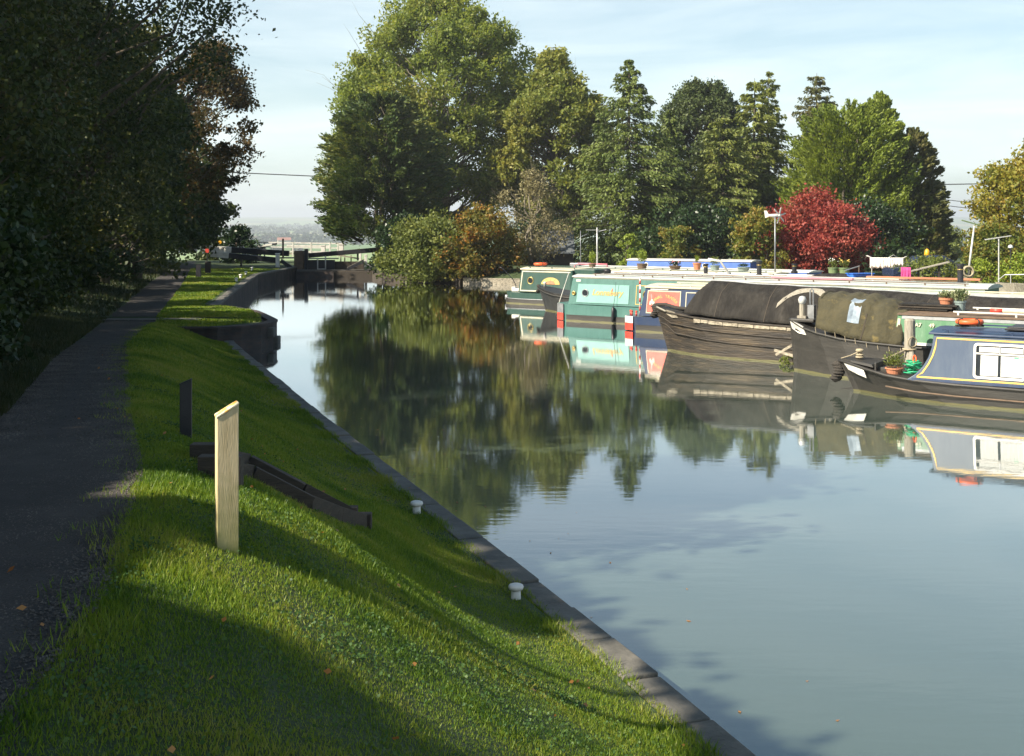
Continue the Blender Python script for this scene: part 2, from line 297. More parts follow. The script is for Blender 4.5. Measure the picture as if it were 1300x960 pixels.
# ------------------------------------------------------------------ land form
def interp(y, tab):
    t = np.array(tab, float); return np.interp(y, t[:,0], t[:,1])
EDGE = [(-60,20),(-10,7.0),(0,3.95),(5.0,2.2),(8.39,1.07),(12.04,-.24),(15.6,-1.55),(20.7,-3.42),(25.9,-5.27),(33.3,-7.9),(33.4,-7.9),(34.4,-7.32),(35.2,-7.15),(37,-7.55),(40,-8.6),(42,-9.8),(42.5,-10.6),(52,-12.2),(70,-15.05),(82,-15.2),(101,-15.2)]
PR = [(-60,-2.0),(0,-1.55),(4.1,-1.65),(5.1,-1.75),(7.7,-2.4),(11,-3.55),(18.3,-5.95),(22.5,-7.3),(35.9,-10.8),(58.7,-16.3),(90,-24.2),(101,-26.8)]
PL = [(-60,-4.0),(0,-3.6),(4.1,-3.6),(7.7,-3.9),(11,-4.75),(18.3,-7.15),(35.9,-12.4),(63,-19.2),(95.7,-26.5),(101,-28)]
EDGER = [(-60,52),(5,27),(15,22),(45,15.8),(58,15),(66,11),(70.5,5),(71.5,0),(72.5,-3),(78,-8.3),(82,-9.7),(101,-9.7)]
def edge(y): return interp(y, EDGE)
def zpath(y): return interp(y, [(8,1.9),(35,.72),(43,.67),(101,.67)])
def zg(x, y):
    x = np.asarray(x, float); y = np.asarray(y, float)
    e = edge(np.minimum(y, 33.3)); xr = interp(y, PR); zp = zpath(y)
    t = np.clip((x-xr-.15)/np.maximum(e-.3-xr-.15, .2), 0, 1)
    sm = .45*t+.55*t*t*(3-2*t)
    z = zp+(.26-zp)*sm
    yn = 33.45+np.maximum(0, (x+8.33))*1.35
    hi = np.clip((y-yn)/.05, 0, 1)
    z = z*(1-hi)+.66*hi
    z = np.where(y > 36.5, zpath(y), z)
    # verge rises gently to the wood
    pl = interp(y, PL); z = z+np.clip((pl-.4-x)*.18, 0, .9)
    z = z+.03*np.sin(x*1.7+y*.6)*np.sin(y*.9-x*.5)*np.clip(t*4, 0, 1)*(1-np.clip((t-.85)*8, 0, 1))
    return z
def ground_px(px, py):
    lo, hi_ = 3.0, 90.0; r = (px-CX)/F; s_ = (py-HY)/F; Y = np.linspace(lo, hi_, 4000)
    d = EYE-s_*Y-zg(r*Y, Y); i = int(np.argmax(d < 0)) if (d < 0).any() else len(Y)-1
    return Vector((r*Y[i], Y[i], float(zg(r*Y[i], Y[i]))))
# towpath bank: one sheet, rows along the canal, columns from the edge into the wood
ys = np.unique(np.concatenate([np.arange(-60, -4, 4), np.arange(-4, 32.5, .35), np.arange(32.5, 37, .08), np.arange(37, 50, .5), np.arange(50, 101, 1.5)]))
sd = np.array([0,.12,.3,.45,.6,.8,1,1.25,1.5,1.8,2.1,2.4,2.7,3,3.4,3.8,4.2,4.7,5.2,5.8,6.5,7.2,8,9,10,11.5,13,15,17,20,25,35,60,110])
X = edge(ys)[:,None]-.3-sd[None,:]; Yg = np.repeat(ys[:,None], len(sd), 1); Z = zg(X, Yg)
Z[:,0] = Z[:,1]
def grid_obj(name, X, Y, Z, m):
    r, c = X.shape; V = np.stack([X, Y, Z], -1).reshape(-1, 3)
    i = np.arange(r*c).reshape(r, c); Fc = np.stack([i[:-1,:-1], i[1:,:-1], i[1:,1:], i[:-1,1:]], -1).reshape(-1, 4)
    me = bpy.data.meshes.new(name); me.from_pydata(V.tolist(), [], Fc.tolist()); me.materials.append(M[m]); me.update()
    me.polygons.foreach_set('use_smooth', [True]*len(me.polygons))
    if me.polygons[0].normal.z < 0: me.flip_normals()
    o = bpy.data.objects.new(name, me); col.objects.link(o); return o
struct(grid_obj('ground_towpath_bank', X, Yg, Z, 'grass_soil'))
# gravel towpath, 8 mm proud with a ragged edge
rows = []
for y in np.concatenate([np.arange(-60, -2, 2), np.arange(-2, 37, .25), np.arange(37, 98, 1)]):
    a = float(interp(y, PL))-.05+.07*math.sin(y*2.1)+.05*math.sin(y*5.3+1); b = float(interp(y, PR))+.06*math.sin(y*1.7+2)+.05*math.sin(y*4.7)+.10
    xs = np.linspace(a, b, 7); rows.append([(x, y, float(zg(x, y))+.012+(.0 if 0<k<6 else -.02)) for k, x in enumerate(xs)])
mb = MB(); mb.loft(rows); struct(mb.build('path', 'path', smooth=True))
# stone threshold across the path
mb = MB()
for k in range(7):
    a = q(137+k*17.5, 405, 36.2); w = .40
    mb.box(a.x, a.x+w, 35.6, 36.3, .50, zg(a.x, 36)+.035)
tag(mb.build('stone_threshold', 'slab', bevel=.008), 'pale stone threshold laid flat across the dark towpath', 'threshold')
# right bank (far side)
ysr = np.unique(np.concatenate([np.arange(-60, 40, 5), np.arange(40, 101, .8)]))
sdr = np.array([0,.3,1,2,3.5,5,7,10,14,20,30,50,90,150])
X = interp(ysr, EDGER)[:,None]+.25+sdr[None,:]; Yg = np.repeat(ysr[:,None], len(sdr), 1)
Z = .33+np.clip(sdr[None,:]/4, 0, 1)*.45+.05*np.sin(X)*np.sin(Yg*.7); Z[:,0] = .3
struct(grid_obj('ground_far_bank', X, Yg, Z, 'grass_soil'))
# water
mw, t, b = newmat('canal_water')
t.nodes.remove(b); o_ = t.nodes['Material Output']; Nn = t.nodes.new
tc = Nn('ShaderNodeTexCoord'); mp = Nn('ShaderNodeMapping'); mp.inputs['Scale'].default_value = (.9, 2.6, 1)
n1 = Nn('ShaderNodeTexNoise'); n1.inputs['Scale'].default_value = 2.2; n1.inputs['Detail'].default_value = 3
n2 = Nn('ShaderNodeTexNoise'); n2.inputs['Scale'].default_value = .12; n2.inputs['Detail'].default_value = 3
t.links.new(tc.outputs['Object'], mp.inputs[0]); t.links.new(mp.outputs[0], n1.inputs['Vector']); t.links.new(tc.outputs['Object'], n2.inputs['Vector'])
rr = Nn('ShaderNodeMapRange'); rr.inputs['From Min'].default_value = .42; rr.inputs['From Max'].default_value = .62; rr.inputs['To Min'].default_value = .25; rr.inputs['To Max'].default_value = 1
t.links.new(n2.outputs['Fac'], rr.inputs['Value'])
mu = Nn('ShaderNodeMath'); mu.operation = 'MULTIPLY'; t.links.new(n1.outputs['Fac'], mu.inputs[0]); t.links.new(rr.outputs[0], mu.inputs[1])
bp = Nn('ShaderNodeBump'); bp.inputs['Strength'].default_value = 1; bp.inputs['Distance'].default_value = .0014; t.links.new(mu.outputs[0], bp.inputs['Height'])
gl = Nn('ShaderNodeBsdfGlossy'); gl.inputs['Roughness'].default_value = .035; gl.inputs['Color'].default_value = (.97,.98,1,1); t.links.new(bp.outputs[0], gl.inputs['Normal'])
df = Nn('ShaderNodeBsdfDiffuse'); df.inputs['Color'].default_value = (.070,.096,.076,1)
fr = Nn('ShaderNodeFresnel'); fr.inputs['IOR'].default_value = 1.38; t.links.new(bp.outputs[0], fr.inputs['Normal'])
ma = Nn('ShaderNodeMath'); ma.operation = 'MULTIPLY_ADD'; ma.inputs[1].default_value = 1.5; ma.inputs[2].default_value = .09; ma.use_clamp = True
t.links.new(fr.outputs[0], ma.inputs[0]); ms = Nn('ShaderNodeMixShader'); t.links.new(ma.outputs[0], ms.inputs[0]); t.links.new(df.outputs[0], ms.inputs[1]); t.links.new(gl.outputs[0], ms.inputs[2])
t.links.new(ms.outputs[0], o_.inputs['Surface']); M['water'] = mw
mb = MB(); mb.add([(-25,-60,0),(60,-60,0),(60,83.5,0),(-25,83.5,0)], [(0,1,2,3)]); struct(mb.build('water', 'water'))
# far terrain: one polar sheet down the hillside and across the vale, with a pit where the canal lies
rs = np.array([0,20,40,60,80,98,100,115,140,180,250,350,500,700,900,1150,1400,1700,2000,2300,2700,3200,3800,4500,5200,6000,7000,8200])
th = np.linspace(-PI, PI, 181)
R_, T_ = np.meshgrid(rs, th, indexing='ij'); Xt = R_*np.sin(T_)+0; Yt = R_*np.cos(T_)+10
zr = np.interp(R_, [0,100,115,180,350,700,1200,2000,3000,4200,5400,6500,8200], [.7,.7,-.8,-6,-16,-21,-20,-13,-6,4,40,62,60])
zr = zr+np.clip((R_-400)/1500, 0, 1)*(5*np.sin(Xt/420+1)*np.cos(Yt/510)+3*np.sin(Xt/170+.4)*np.sin(Yt/230))+np.clip((R_-4000)/1500, 0, 1)*(12*np.sin(T_*9+1)+7*np.sin(T_*23))
zr = np.where((Yt < -62) & (R_ < 300), .7, zr); zr = np.where((R_ < 105), -1.6, zr)
zr = np.where((R_ >= 105) & (R_ < 200) & (Yt < 60), .7, zr)
mf, t, b = newmat('far_fields'); tc = t.nodes.new('ShaderNodeTexCoord'); vo = t.nodes.new('ShaderNodeTexVoronoi'); vo.inputs['Scale'].default_value = .0042
mp = t.nodes.new('ShaderNodeMapping'); mp.inputs['Scale'].default_value = (1, .55, 0); t.links.new(tc.outputs['Object'], mp.inputs[0]); t.links.new(mp.outputs[0], vo.inputs['Vector'])
sp = t.nodes.new('ShaderNodeSeparateColor'); t.links.new(vo.outputs['Color'], sp.inputs[0])
r = t.nodes.new('ShaderNodeValToRGB'); r.color_ramp.interpolation = 'CONSTANT'
for i, (p_, c_) in enumerate([(0,(.09,.17,.03)),(.25,(.13,.22,.045)),(.45,(.24,.24,.09)),(.62,(.06,.11,.03)),(.8,(.17,.25,.06))]):
    e = r.color_ramp.elements[i] if i < 2 else r.color_ramp.elements.new(p_)
    e.position = p_; e.color = c4(c_)
t.links.new(sp.outputs[0], r.inputs[0]); t.links.new(r.outputs[0], b.inputs['Base Color']); b.inputs['Roughness'].default_value = .95; M['fields'] = mf
struct(grid_obj('terrain', Xt, Yt, zr, 'fields'))
# haze
mh = bpy.data.materials.new('haze_air'); mh.use_nodes = True; t = mh.node_tree; t.nodes.clear()
o_ = t.nodes.new('ShaderNodeOutputMaterial'); pv = t.nodes.new('ShaderNodeVolumePrincipled'); pv.inputs['Color'].default_value = (.86,.92,1,1); pv.inputs['Density'].default_value = .00034
pv.inputs['Anisotropy'].default_value = .2
t.links.new(pv.outputs[0], o_.inputs['Volume']); M['haze'] = mh
mb = MB(); mb.box(-8400, 8400, -8400, 8500, -40, 105); hz = mb.build('haze', 'haze'); hz['kind'] = 'stuff'; hz['label'] = 'pale autumn haze over the vale'
# ------------------------------------------------------------------ walls along the water
def wall_strip(name, pts, zt, zb, th_, m, label, cat, side=1, parent=None, cap=None, seg=None, bevel=0):
    """vertical wall following pts (on the water side), thickness to the land side"""
    mb = MB(); P = [Vector(p) for p in pts]; n = len(P); off = []
    for i in range(n):
        d = (P[min(i+1, n-1)]-P[max(i-1, 0)]).normalized(); off.append(Vector((-d.y, d.x))*side*th_)
    if seg:       # separate blocks with open joints
        L = 0; nodes = []
        for i in range(n-1):
            a, b = P[i], P[i+1]; l = (b-a).length; k = max(1, round(l/seg))
            for j in range(k):
                f0, f1 = j/k+.012/l, (j+1)/k-.012/l; dz = random.uniform(-.012, .010); dw = random.uniform(-.07, .05)
                oa = off[i].lerp(off[i+1], f0)*(1+dw); ob = off[i].lerp(off[i+1], f1)*(1+dw); p0, p1 = a.lerp(b, f0), a.lerp(b, f1)
                vs = [(p0.x,p0.y,zb),(p1.x,p1.y,zb),(p1.x+ob.x,p1.y+ob.y,zb),(p0.x+oa.x,p0.y+oa.y,zb),(p0.x,p0.y,zt+dz),(p1.x,p1.y,zt+dz),(p1.x+ob.x,p1.y+ob.y,zt+dz),(p0.x+oa.x,p0.y+oa.y,zt+dz)]
                mb.add(vs, [(0,3,2,1),(4,5,6,7),(0,1,5,4),(1,2,6,5),(2,3,7,6),(3,0,4,7)])
    else:
        rings = [[(p.x,p.y,zb),(p.x,p.y,zt),(p.x+o.x,p.y+o.y,zt),(p.x+o.x,p.y+o.y,zb)] for p, o in zip(P, off)]
        mb.loft(rings, closed=True, caps=True)
    o = mb.build(name, m, parent, bevel=bevel)
    if label: tag(o, label, cat)
    return o
e = lambda y: (float(edge(y)), y)
cw = thing('canal_coping', 'long line of grey coping stones edging the grass slope on the left', 'coping')
wall_strip('wall_face', [e(y) for y in np.arange(-20, 33.2, 1.5)]+[e(33.4)], .17, -1.2, .34, 'brick', None, None, 1, cw)
wall_strip('coping_stones', [(float(edge(y))+.03, y) for y in np.arange(-20, 33.2, 1.5)]+[(float(edge(33.4))+.03, 33.4)], .285, .172, .27, 'stone', None, None, 1, cw, seg=.85, bevel=.012)
NOSE = [(-10.8,33.2),(-9.4,33.3),(-8.33,33.4),(-7.75,33.75),(-7.3,34.4),(-7.13,35.2),(-7.2,36.2),(-7.55,37.2),(-8.1,38.7),(-8.6,40),(-9.8,42),(-10.55,42.5)]
nw = thing('brick_abutment', 'dark brick abutment with a rounded nose standing out into the water', 'abutment')
wall_strip('wall_face', NOSE, .58, -1.2, .4, 'brick', None, None, 1, nw)
wall_strip('capping', [(x+.03, y-.02) for x, y in NOSE], .67, .582, .30, 'brick', None, None, 1, nw, bevel=.015)
for (x, y, z, s) in ((-7.16,35.0,.38,.14),(-7.14,35.6,.1,.11)): mb = MB(); mb.box(x-.05, x+.14, y-.2, y+.2, z-s, z+s); mb.build('fender_block', 'slab', nw, bevel=.03)
WING = [(-10.58,42.55),(-12.2,52),(-15.05,70),(-15.2,83.5)]
ww = thing('lock_wing_wall', 'dark brick wing wall running up the left side towards the lock', 'wall')
wall_strip('wall_face', WING, .60, -1.2, .5, 'brick', None, None, 1, ww)
wall_strip('capping', [(x+.02, y) for x, y in WING], .69, .602, .34, 'stone', None, None, 1, ww, seg=1.4, bevel=.01)
rb = thing('far_bank_edging', 'pale concrete edging along the far bank beside the moored boats', 'edging')
ER = [(float(interp(y, EDGER)), y) for y in (-20,5,15,30,45,52,58,62,66,68.5,70.5,71.1,71.5,72,72.5)]
wall_strip('wall_face', ER, .30, -1.2, .3, 'flaky', None, None, -1, rb)
wall_strip('capping', ER, .37, .302, .34, 'flaky', None, None, -1, rb, seg=1.5, bevel=.008)
rw = thing('lock_wall', 'dark wall under the bushes right of the lock mouth', 'wall')
ER2 = [(-3.2,72.7),(-8.3,78),(-9.7,82),(-9.7,86)]
wall_strip('wall_face', ER2, .40, -1.2, .4, 'dark_wood', None, None, -1, rw)
# ------------------------------------------------------------------ near bank furniture
def marker_post(px, pyb, H, w, d, rot, m1, m2, label, group, end=True):
    g = ground_px(px, pyb); t = thing('marker_post', label, 'post', (g.x, g.y, g.z-.03), rot, group)
    mb = MB(); z1, z2 = H*.915, H   # slanting top: low at the left
    mb.add([(-w/2,-d/2,-.2),(w/2,-d/2,-.2),(w/2,d/2,-.2),(-w/2,d/2,-.2),(-w/2,-d/2,z1),(w/2,-d/2,z2),(w/2,d/2,z2),(-w/2,d/2,z1)], [(0,3,2,1),(4,5,6,7),(0,1,5,4),(1,2,6,5),(2,3,7,6),(3,0,4,7)])
    mb.build('shaft', m1, t, bevel=.004)
    mb = MB(); mb.add([(-w/2-.003,-d/2-.003,z1+.001),(w/2+.001,-d/2-.003,z2+.001),(w/2+.001,d/2+.003,z2+.001),(-w/2-.003,d/2+.003,z1+.001),(-w/2-.003,-d/2-.003,z1+.012),(w/2+.001,-d/2-.003,z2+.012),(w/2+.001,d/2+.003,z2+.012),(-w/2-.003,d/2+.003,z1+.012)], [(0,3,2,1),(4,5,6,7),(0,1,5,4),(1,2,6,5),(2,3,7,6),(3,0,4,7)])
    mb.build('sloping_top', m2, t, bevel=.002); return t
marker_post(288, 697, .80, .112, .09, math.radians(21), 'post_wood', 'post_end', 'tall pale timber post with a slanting lichened top on the sunlit grass', 'slant-topped posts along the bank')
marker_post(236, 554, .51, .098, .05, math.radians(10), 'black_paint', 'black_paint', 'black slant-topped post standing in the shade behind the pale one', 'slant-topped posts along the bank')
marker_post(252, 353, .8, .26, .14, 0, 'black_paint', 'black_paint', 'small dark post beside the far bend of the towpath', 'slant-topped posts along the bank')
def bollard(x, y, z, s, label, group):
    t = thing('bollard', label, 'bollard', (x, y, z-.01), 0, group)
    mb = MB(); mb.lathe([(.046*s,-.05),(.046*s,.02),(.043*s,.115*s)], n=20); mb.build('stem', 'white', t, smooth=True)
    mb = MB(); mb.lathe([(.046*s,.10*s),(.066*s,.112*s),(.072*s,.13*s),(.066*s,.148*s),(.045*s,.157*s),(.001,.16*s)], n=24); mb.build('cap', 'white', t, smooth=True)
G_B = 'white mushroom-headed mooring bollards'
g = ground_px(529, 653); bollard(g.x, g.y, g.z, 1.0, 'white mooring bollard in the shade beside the pale kerb, the farther of the near pair', G_B)
g = ground_px(655, 762); bollard(g.x, g.y, g.z, .93, 'white mooring bollard nearest the camera, in grass by the stone edge', G_B)
for (px, y, lb) in ((300,60.5,'small white bollard on the wing wall nearest the path end of the row'),(305.5,64.5,'small white bollard second along the wing wall'),(312,69.5,'small white bollard third along the wing wall towards the lock'),(320,76.5,'small white bollard on the wing wall closest to the lock beams')):
    bollard((px-CX)/F*y, y, float(zg(-14, y))+.02, 1.35, lb, G_B)
# two kerbs stepping down the bank
def kerb(pts, label, h, ends):
    P = [ground_px(*p) for p in pts]; t = thing('timber_kerb', label, 'kerb', P[0], 0, 'dark kerbs running down the bank')
    mb = MB(); L = [p-P[0] for p in P]
    for i in range(len(L)-1):
        a, b = L[i].copy(), L[i+1].copy(); n = max(1, int((b-a).length/.5))
        for k in range(n):
            p0 = a.lerp(b, k/n); p1 = a.lerp(b, (k+1)/n)
            for p in (p0, p1): p.z = float(zg(P[0].x+p.x, P[0].y+p.y))-P[0].z+h/2-.06
            mb.bar(p0, p1, .075, h+.12)
    mb.build('kerb_board', 'dark_wood', t, bevel=.006)
    mb = MB(); p = L[-1]; z = float(zg(P[0].x+p.x, P[0].y+p.y))-P[0].z; mb.box(p.x-.05, p.x+.06, p.y-.05, p.y+.05, z-.1, z+h+.02); mb.build('end_block', 'dark_wood', t, bevel=.006)
    if ends:
        p = L[0]; mb = MB(); z = 0; mb.box(p.x-.07, p.x+.22, p.y-.05, p.y+.06, z-.1, z+h+.03); mb.build('end_block', 'dark_wood', t, bevel=.006)
kerb([(255,586),(312,592),(380,628),(445,661)], 'dark kerb down the grass bank, the farther of two', .10, True)
kerb([(266,603),(316,608),(390,646),(463,669)], 'dark kerb down the grass bank, the nearer of two, behind the pale post', .10, True)
# ------------------------------------------------------------------ grass
def blades(n, y0, y1, fx0, fx1, h, w, name=None):
    Y = RG.uniform(y0, y1, n*2); X = fx0(Y)+(fx1(Y)-fx0(Y))*RG.uniform(0, 1, n*2)
    k = (np.abs(X) < .46*Y+.6); X, Y = X[k][:n], Y[k][:n]; n = len(X); Zb = zg(X, Y)-.004
    cl = .75+.5*np.sin(X*3.1+np.sin(Y*2.3)*2)*np.sin(Y*2.7+X)
    H = h*RG.uniform(.55, 1.35, n)*np.clip(cl, .5, 1.3); Wd = w*RG.uniform(.7, 1.3, n)
    a = RG.uniform(0, 2*PI, n); lean = RG.uniform(.1, .75, n)*H; b = RG.uniform(0, 2*PI, n)
    P = np.stack([X, Y, Zb], 1); s = np.stack([np.cos(a)*Wd/2, np.sin(a)*Wd/2, np.zeros(n)], 1)
    tip = P+np.stack([np.cos(b)*lean, np.sin(b)*lean, H], 1)
    return np.stack([P-s, P+s, tip], 1).reshape(-1, 3)
pr = lambda y: interp(y, PR)-.04; ed = lambda y: edge(y)-.20; pl = lambda y: interp(y, PL)+.06
V = [blades(170000, 3.2, 7, pr, ed, .030, .0055), blades(160000, 7, 12, pr, ed, .034, .0075), blades(90000, 12, 20, pr, ed, .042, .012), blades(52000, 20, 33.3, pr, ed, .055, .022),
     blades(45000, 36.5, 80, pr, lambda y: edge(y)-.5, .07, .05), blades(16000, 33.5, 42, lambda y: interp(y, PR), lambda y: np.where(y < 35.2, np.minimum(edge(y), -8.3+(y-33.45)*.6), edge(y))-.32, .07, .04)]
V.append(blades(26000, 3.5, 33, lambda y: edge(y)-.42, lambda y: edge(y)-.19, .07, .010))
V.append(blades(9000, 3.2, 20, lambda y: interp(y, PR)-.10, ed, .062, .006)); V.append(blades(7000, 3.2, 34, lambda y: interp(y, PR)-.22+.12*np.sin(y*7), lambda y: interp(y, PR)+.12, .05, .008))
tag(raw_mesh('grass', np.concatenate(V), 3, 'grass'), 'short mown grass on the canal bank', 'grass', kind='stuff')
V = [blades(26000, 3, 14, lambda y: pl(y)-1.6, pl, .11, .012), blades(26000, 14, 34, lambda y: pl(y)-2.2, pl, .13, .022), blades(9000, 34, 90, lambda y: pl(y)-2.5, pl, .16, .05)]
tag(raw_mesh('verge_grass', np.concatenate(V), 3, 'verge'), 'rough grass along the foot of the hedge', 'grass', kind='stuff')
n = 80; Y = 3.6+16*RG.uniform(0, 1, n)**1.6; X = interp(Y, PR)-.5+(edge(Y)-.1+.5-interp(Y, PR))*RG.uniform(0, 1, n); P = np.stack([X, Y, zg(X, Y)+.035], 1)
V = leaves(P, .032, np.repeat([[.7,.5,.05]], n, 0), .7, .7)
tag(raw_mesh('fallen_leaves', V, 4, 'litter'), 'brown fallen leaves scattered on grass and path', 'leaves', kind='stuff')

n = 90; Y = 5+30*RG.uniform(0, 1, n); X = edge(Y)+.05+np.abs(RG.normal(0, 1.1, n)); k = np.arange(n); a = RG.uniform(0, 2*PI, n); s_ = RG.uniform(.012, .028, n)
c_, d_ = np.cos(a)*s_, np.sin(a)*s_; z_ = np.full(n, .004); V = np.stack([np.stack([X-c_, Y-d_, z_], 1), np.stack([X+d_*.5, Y-c_*.5, z_], 1), np.stack([X+c_, Y+d_, z_+.003], 1), np.stack([X-d_*.5, Y+c_*.5, z_], 1)], 1).reshape(-1, 3)
tag(raw_mesh('floating_leaves', V, 4, 'litter'), 'small leaves floating on the water along the stone edge', 'leaves', kind='stuff')

def pebbles(n, y0, y1, r0, r1):
    Y = RG.uniform(y0, y1, n); a = interp(Y, PL); b = interp(Y, PR); X = a+(b-a)*(.5+.5*np.sign(RG.uniform(-1, 1, n))*RG.uniform(0, 1, n)**.6); r = RG.uniform(r0, r1, n); P = np.stack([X, Y, zg(X, Y)+.010], 1); t0 = RG.uniform(0, 2*PI, n); T = []
    B = [P+np.stack([np.cos(t0+k*2.094)*r, np.sin(t0+k*2.094)*r, 0*r], 1) for k in range(3)]; A = P+np.stack([RG.normal(0, .2, n)*r, RG.normal(0, .2, n)*r, r*.75], 1)
    return np.stack([B[0],B[1],A,B[1],B[2],A,B[2],B[0],A], 1).reshape(-1, 3)
tag(raw_mesh('gravel', np.concatenate([pebbles(30000, 3, 9, .003, .010), pebbles(24000, 9, 22, .006, .016)]), 3, 'pebble'), 'loose gravel on the towpath', 'gravel', kind='stuff')
Pc = []
for k in range(90):
    y = 3.6+13*RG.uniform()**1.4; x = float(interp(y, PR))+(float(edge(y))-.4-float(interp(y, PR)))*RG.uniform(); n = 130; r = RG.uniform(.08, .28); X = x+RG.normal(0, r, n); Y = y+RG.normal(0, r, n); ok = (X > interp(Y, PR)) & (X < edge(Y)-.25); X, Y = X[ok], Y[ok]; Pc.append(np.stack([X, Y, zg(X, Y)+RG.uniform(.012, .034, len(X))], 1))
Pc = np.concatenate(Pc); tag(raw_mesh('clover', leaves(Pc, .018, np.tile([[.8,.4,.1]], (len(Pc), 1)), .5, .8), 4, 'clover'), 'patches of clover and small weeds in the mown bank', 'clover', kind='stuff')
# ------------------------------------------------------------------ trees
LIT = [[(205,740),(245,704),(300,692),(345,690),(400,728),(480,768),(560,795),(650,802),(700,786),(780,790),(880,900),(880,1000),(600,1000),(520,900),(430,835),(330,800),(250,775)],
       [(470,694),(540,688),(600,684),(640,700),(610,712),(540,706)],
       [(262,500),(315,500),(330,700),(262,700)],
       [(215,372),(300,369),(296,380),(215,384)],[(215,389),(345,391),(345,396),(210,396)],[(215,358),(330,359),(330,363),(215,362)],[(215,350),(330,352),(330,355),(215,353)],[(235,344),(335,346),(335,348),(235,346)],[(200,402),(340,409),(340,412),(200,405)],[(295,327),(480,327),(480,337),(295,337)]]
def inpoly(x, y, poly):
    r = np.zeros(len(x), bool); n = len(poly)
    for i in range(n):
        x0, y0 = poly[i]; x1, y1 = poly[(i+1) % n]
        if y0 == y1: continue
        c = ((y0 > y) != (y1 > y)) & (x < (x1-x0)*(y-y0)/(y1-y0)+x0); r ^= c
    return r
BOATLINE = [(10,7),(20,6.5),(28,5.8),(33,3.9),(40,3.0),(44,1.3),(49,.6),(55,-1.0),(60,-.6),(66,4),(80,8)]
def sunwindow(P):
    """keep-mask: crowns have gaps where the photo shows sun reaching the bank"""
    z = np.full(len(P), 1.0)
    for _ in range(3):
        k = (P[:,2]-z)/S[2]; X = P[:,0]-S[0]*k; Y = P[:,1]-S[1]*k; z = np.where(X < edge(Y), zg(X, Y), .6)
    Yc = np.maximum(Y, .5); px = CX+F*X/Yc; py = HY+F*(EYE-z)/Yc; jx = RG.normal(0, 4, len(P)); jy = RG.normal(0, 2.2, len(P))*np.clip((py-350)/200, .15, 1.4)
    rem = np.zeros(len(P), bool); ok = Y > 2.5
    for i, pl_ in enumerate(LIT):
        if i == 2:   # the post itself
            kk = (P[:,2]-2.0)/S[2]; X2 = P[:,0]-S[0]*kk; Y2 = P[:,1]-S[1]*kk; rem |= (np.abs(X2+1.8) < .42) & (np.abs(Y2-7.5) < .5)
            kk = (P[:,2]-2.4)/S[2]; X2 = P[:,0]-S[0]*kk; Y2 = P[:,1]-S[1]*kk; rem |= (np.abs(X2+1.8) < .42) & (np.abs(Y2-7.5) < .5)
            kk = (P[:,2]-1.6)/S[2]; X2 = P[:,0]-S[0]*kk; Y2 = P[:,1]-S[1]*kk; rem |= (np.abs(X2+1.8) < .38) & (np.abs(Y2-7.5) < .45)
        else: rem |= inpoly(px+jx, py+jy, pl_) & ok & (X < edge(Y)+.4)
    for zz in (.4, 1.5):
        k = (P[:,2]-zz)/S[2]; X = P[:,0]-S[0]*k; Y = P[:,1]-S[1]*k; rem |= (Y > 8) & (X > interp(Y, BOATLINE)+RG.normal(0, .15, len(P)))
    k = P[:,2]/S[2]; X = P[:,0]-S[0]*k; Y = P[:,1]-S[1]*k; rem |= (Y > -30) & (Y < 13+RG.normal(0, .5, len(P))) & (X > edge(Y)+.5+RG.normal(0, .15, len(P)))
    return ~rem
def finish(name, P, size, A, mix, aspect, m, parent, shade=False):
    if shade:
        k = sunwindow(P); P = P[k]; A = None if A is None else A[k]
    return raw_mesh(name, leaves(P, size, A, mix, aspect), 4, m, parent)
def limb(mb, a, b, r0, r1, n=4, sag=.0, nn=6):
    a, b = Vector(a), Vector(b); L = (b-a).length; pts = []; rs = []
    for i in range(n+1):
        f = i/n; p = a.lerp(b, f); p.z += sag*math.sin(f*PI)*L
        if 0 < i < n: p += Vector([random.gauss(0, .035*L) for _ in range(3)])
        pts.append(p); rs.append(r0+(r1-r0)*f)
    mb.tube(pts, rs, nn)
def ellipse_prof(u): return np.sqrt(np.clip(1-(2*u-1)**2, 0, 1))
def round_prof(u): return np.clip(np.sin(np.clip(u*1.02+.05, 0, 1)*PI)**.55, 0, 1)
def dome_prof(u): return np.where(u < .35, .86+.4*u, np.sqrt(np.clip(1-((u-.35)/.65)**2, 0, 1)))
def cone_prof(u): return np.clip((1-u)**.85, .02, 1)
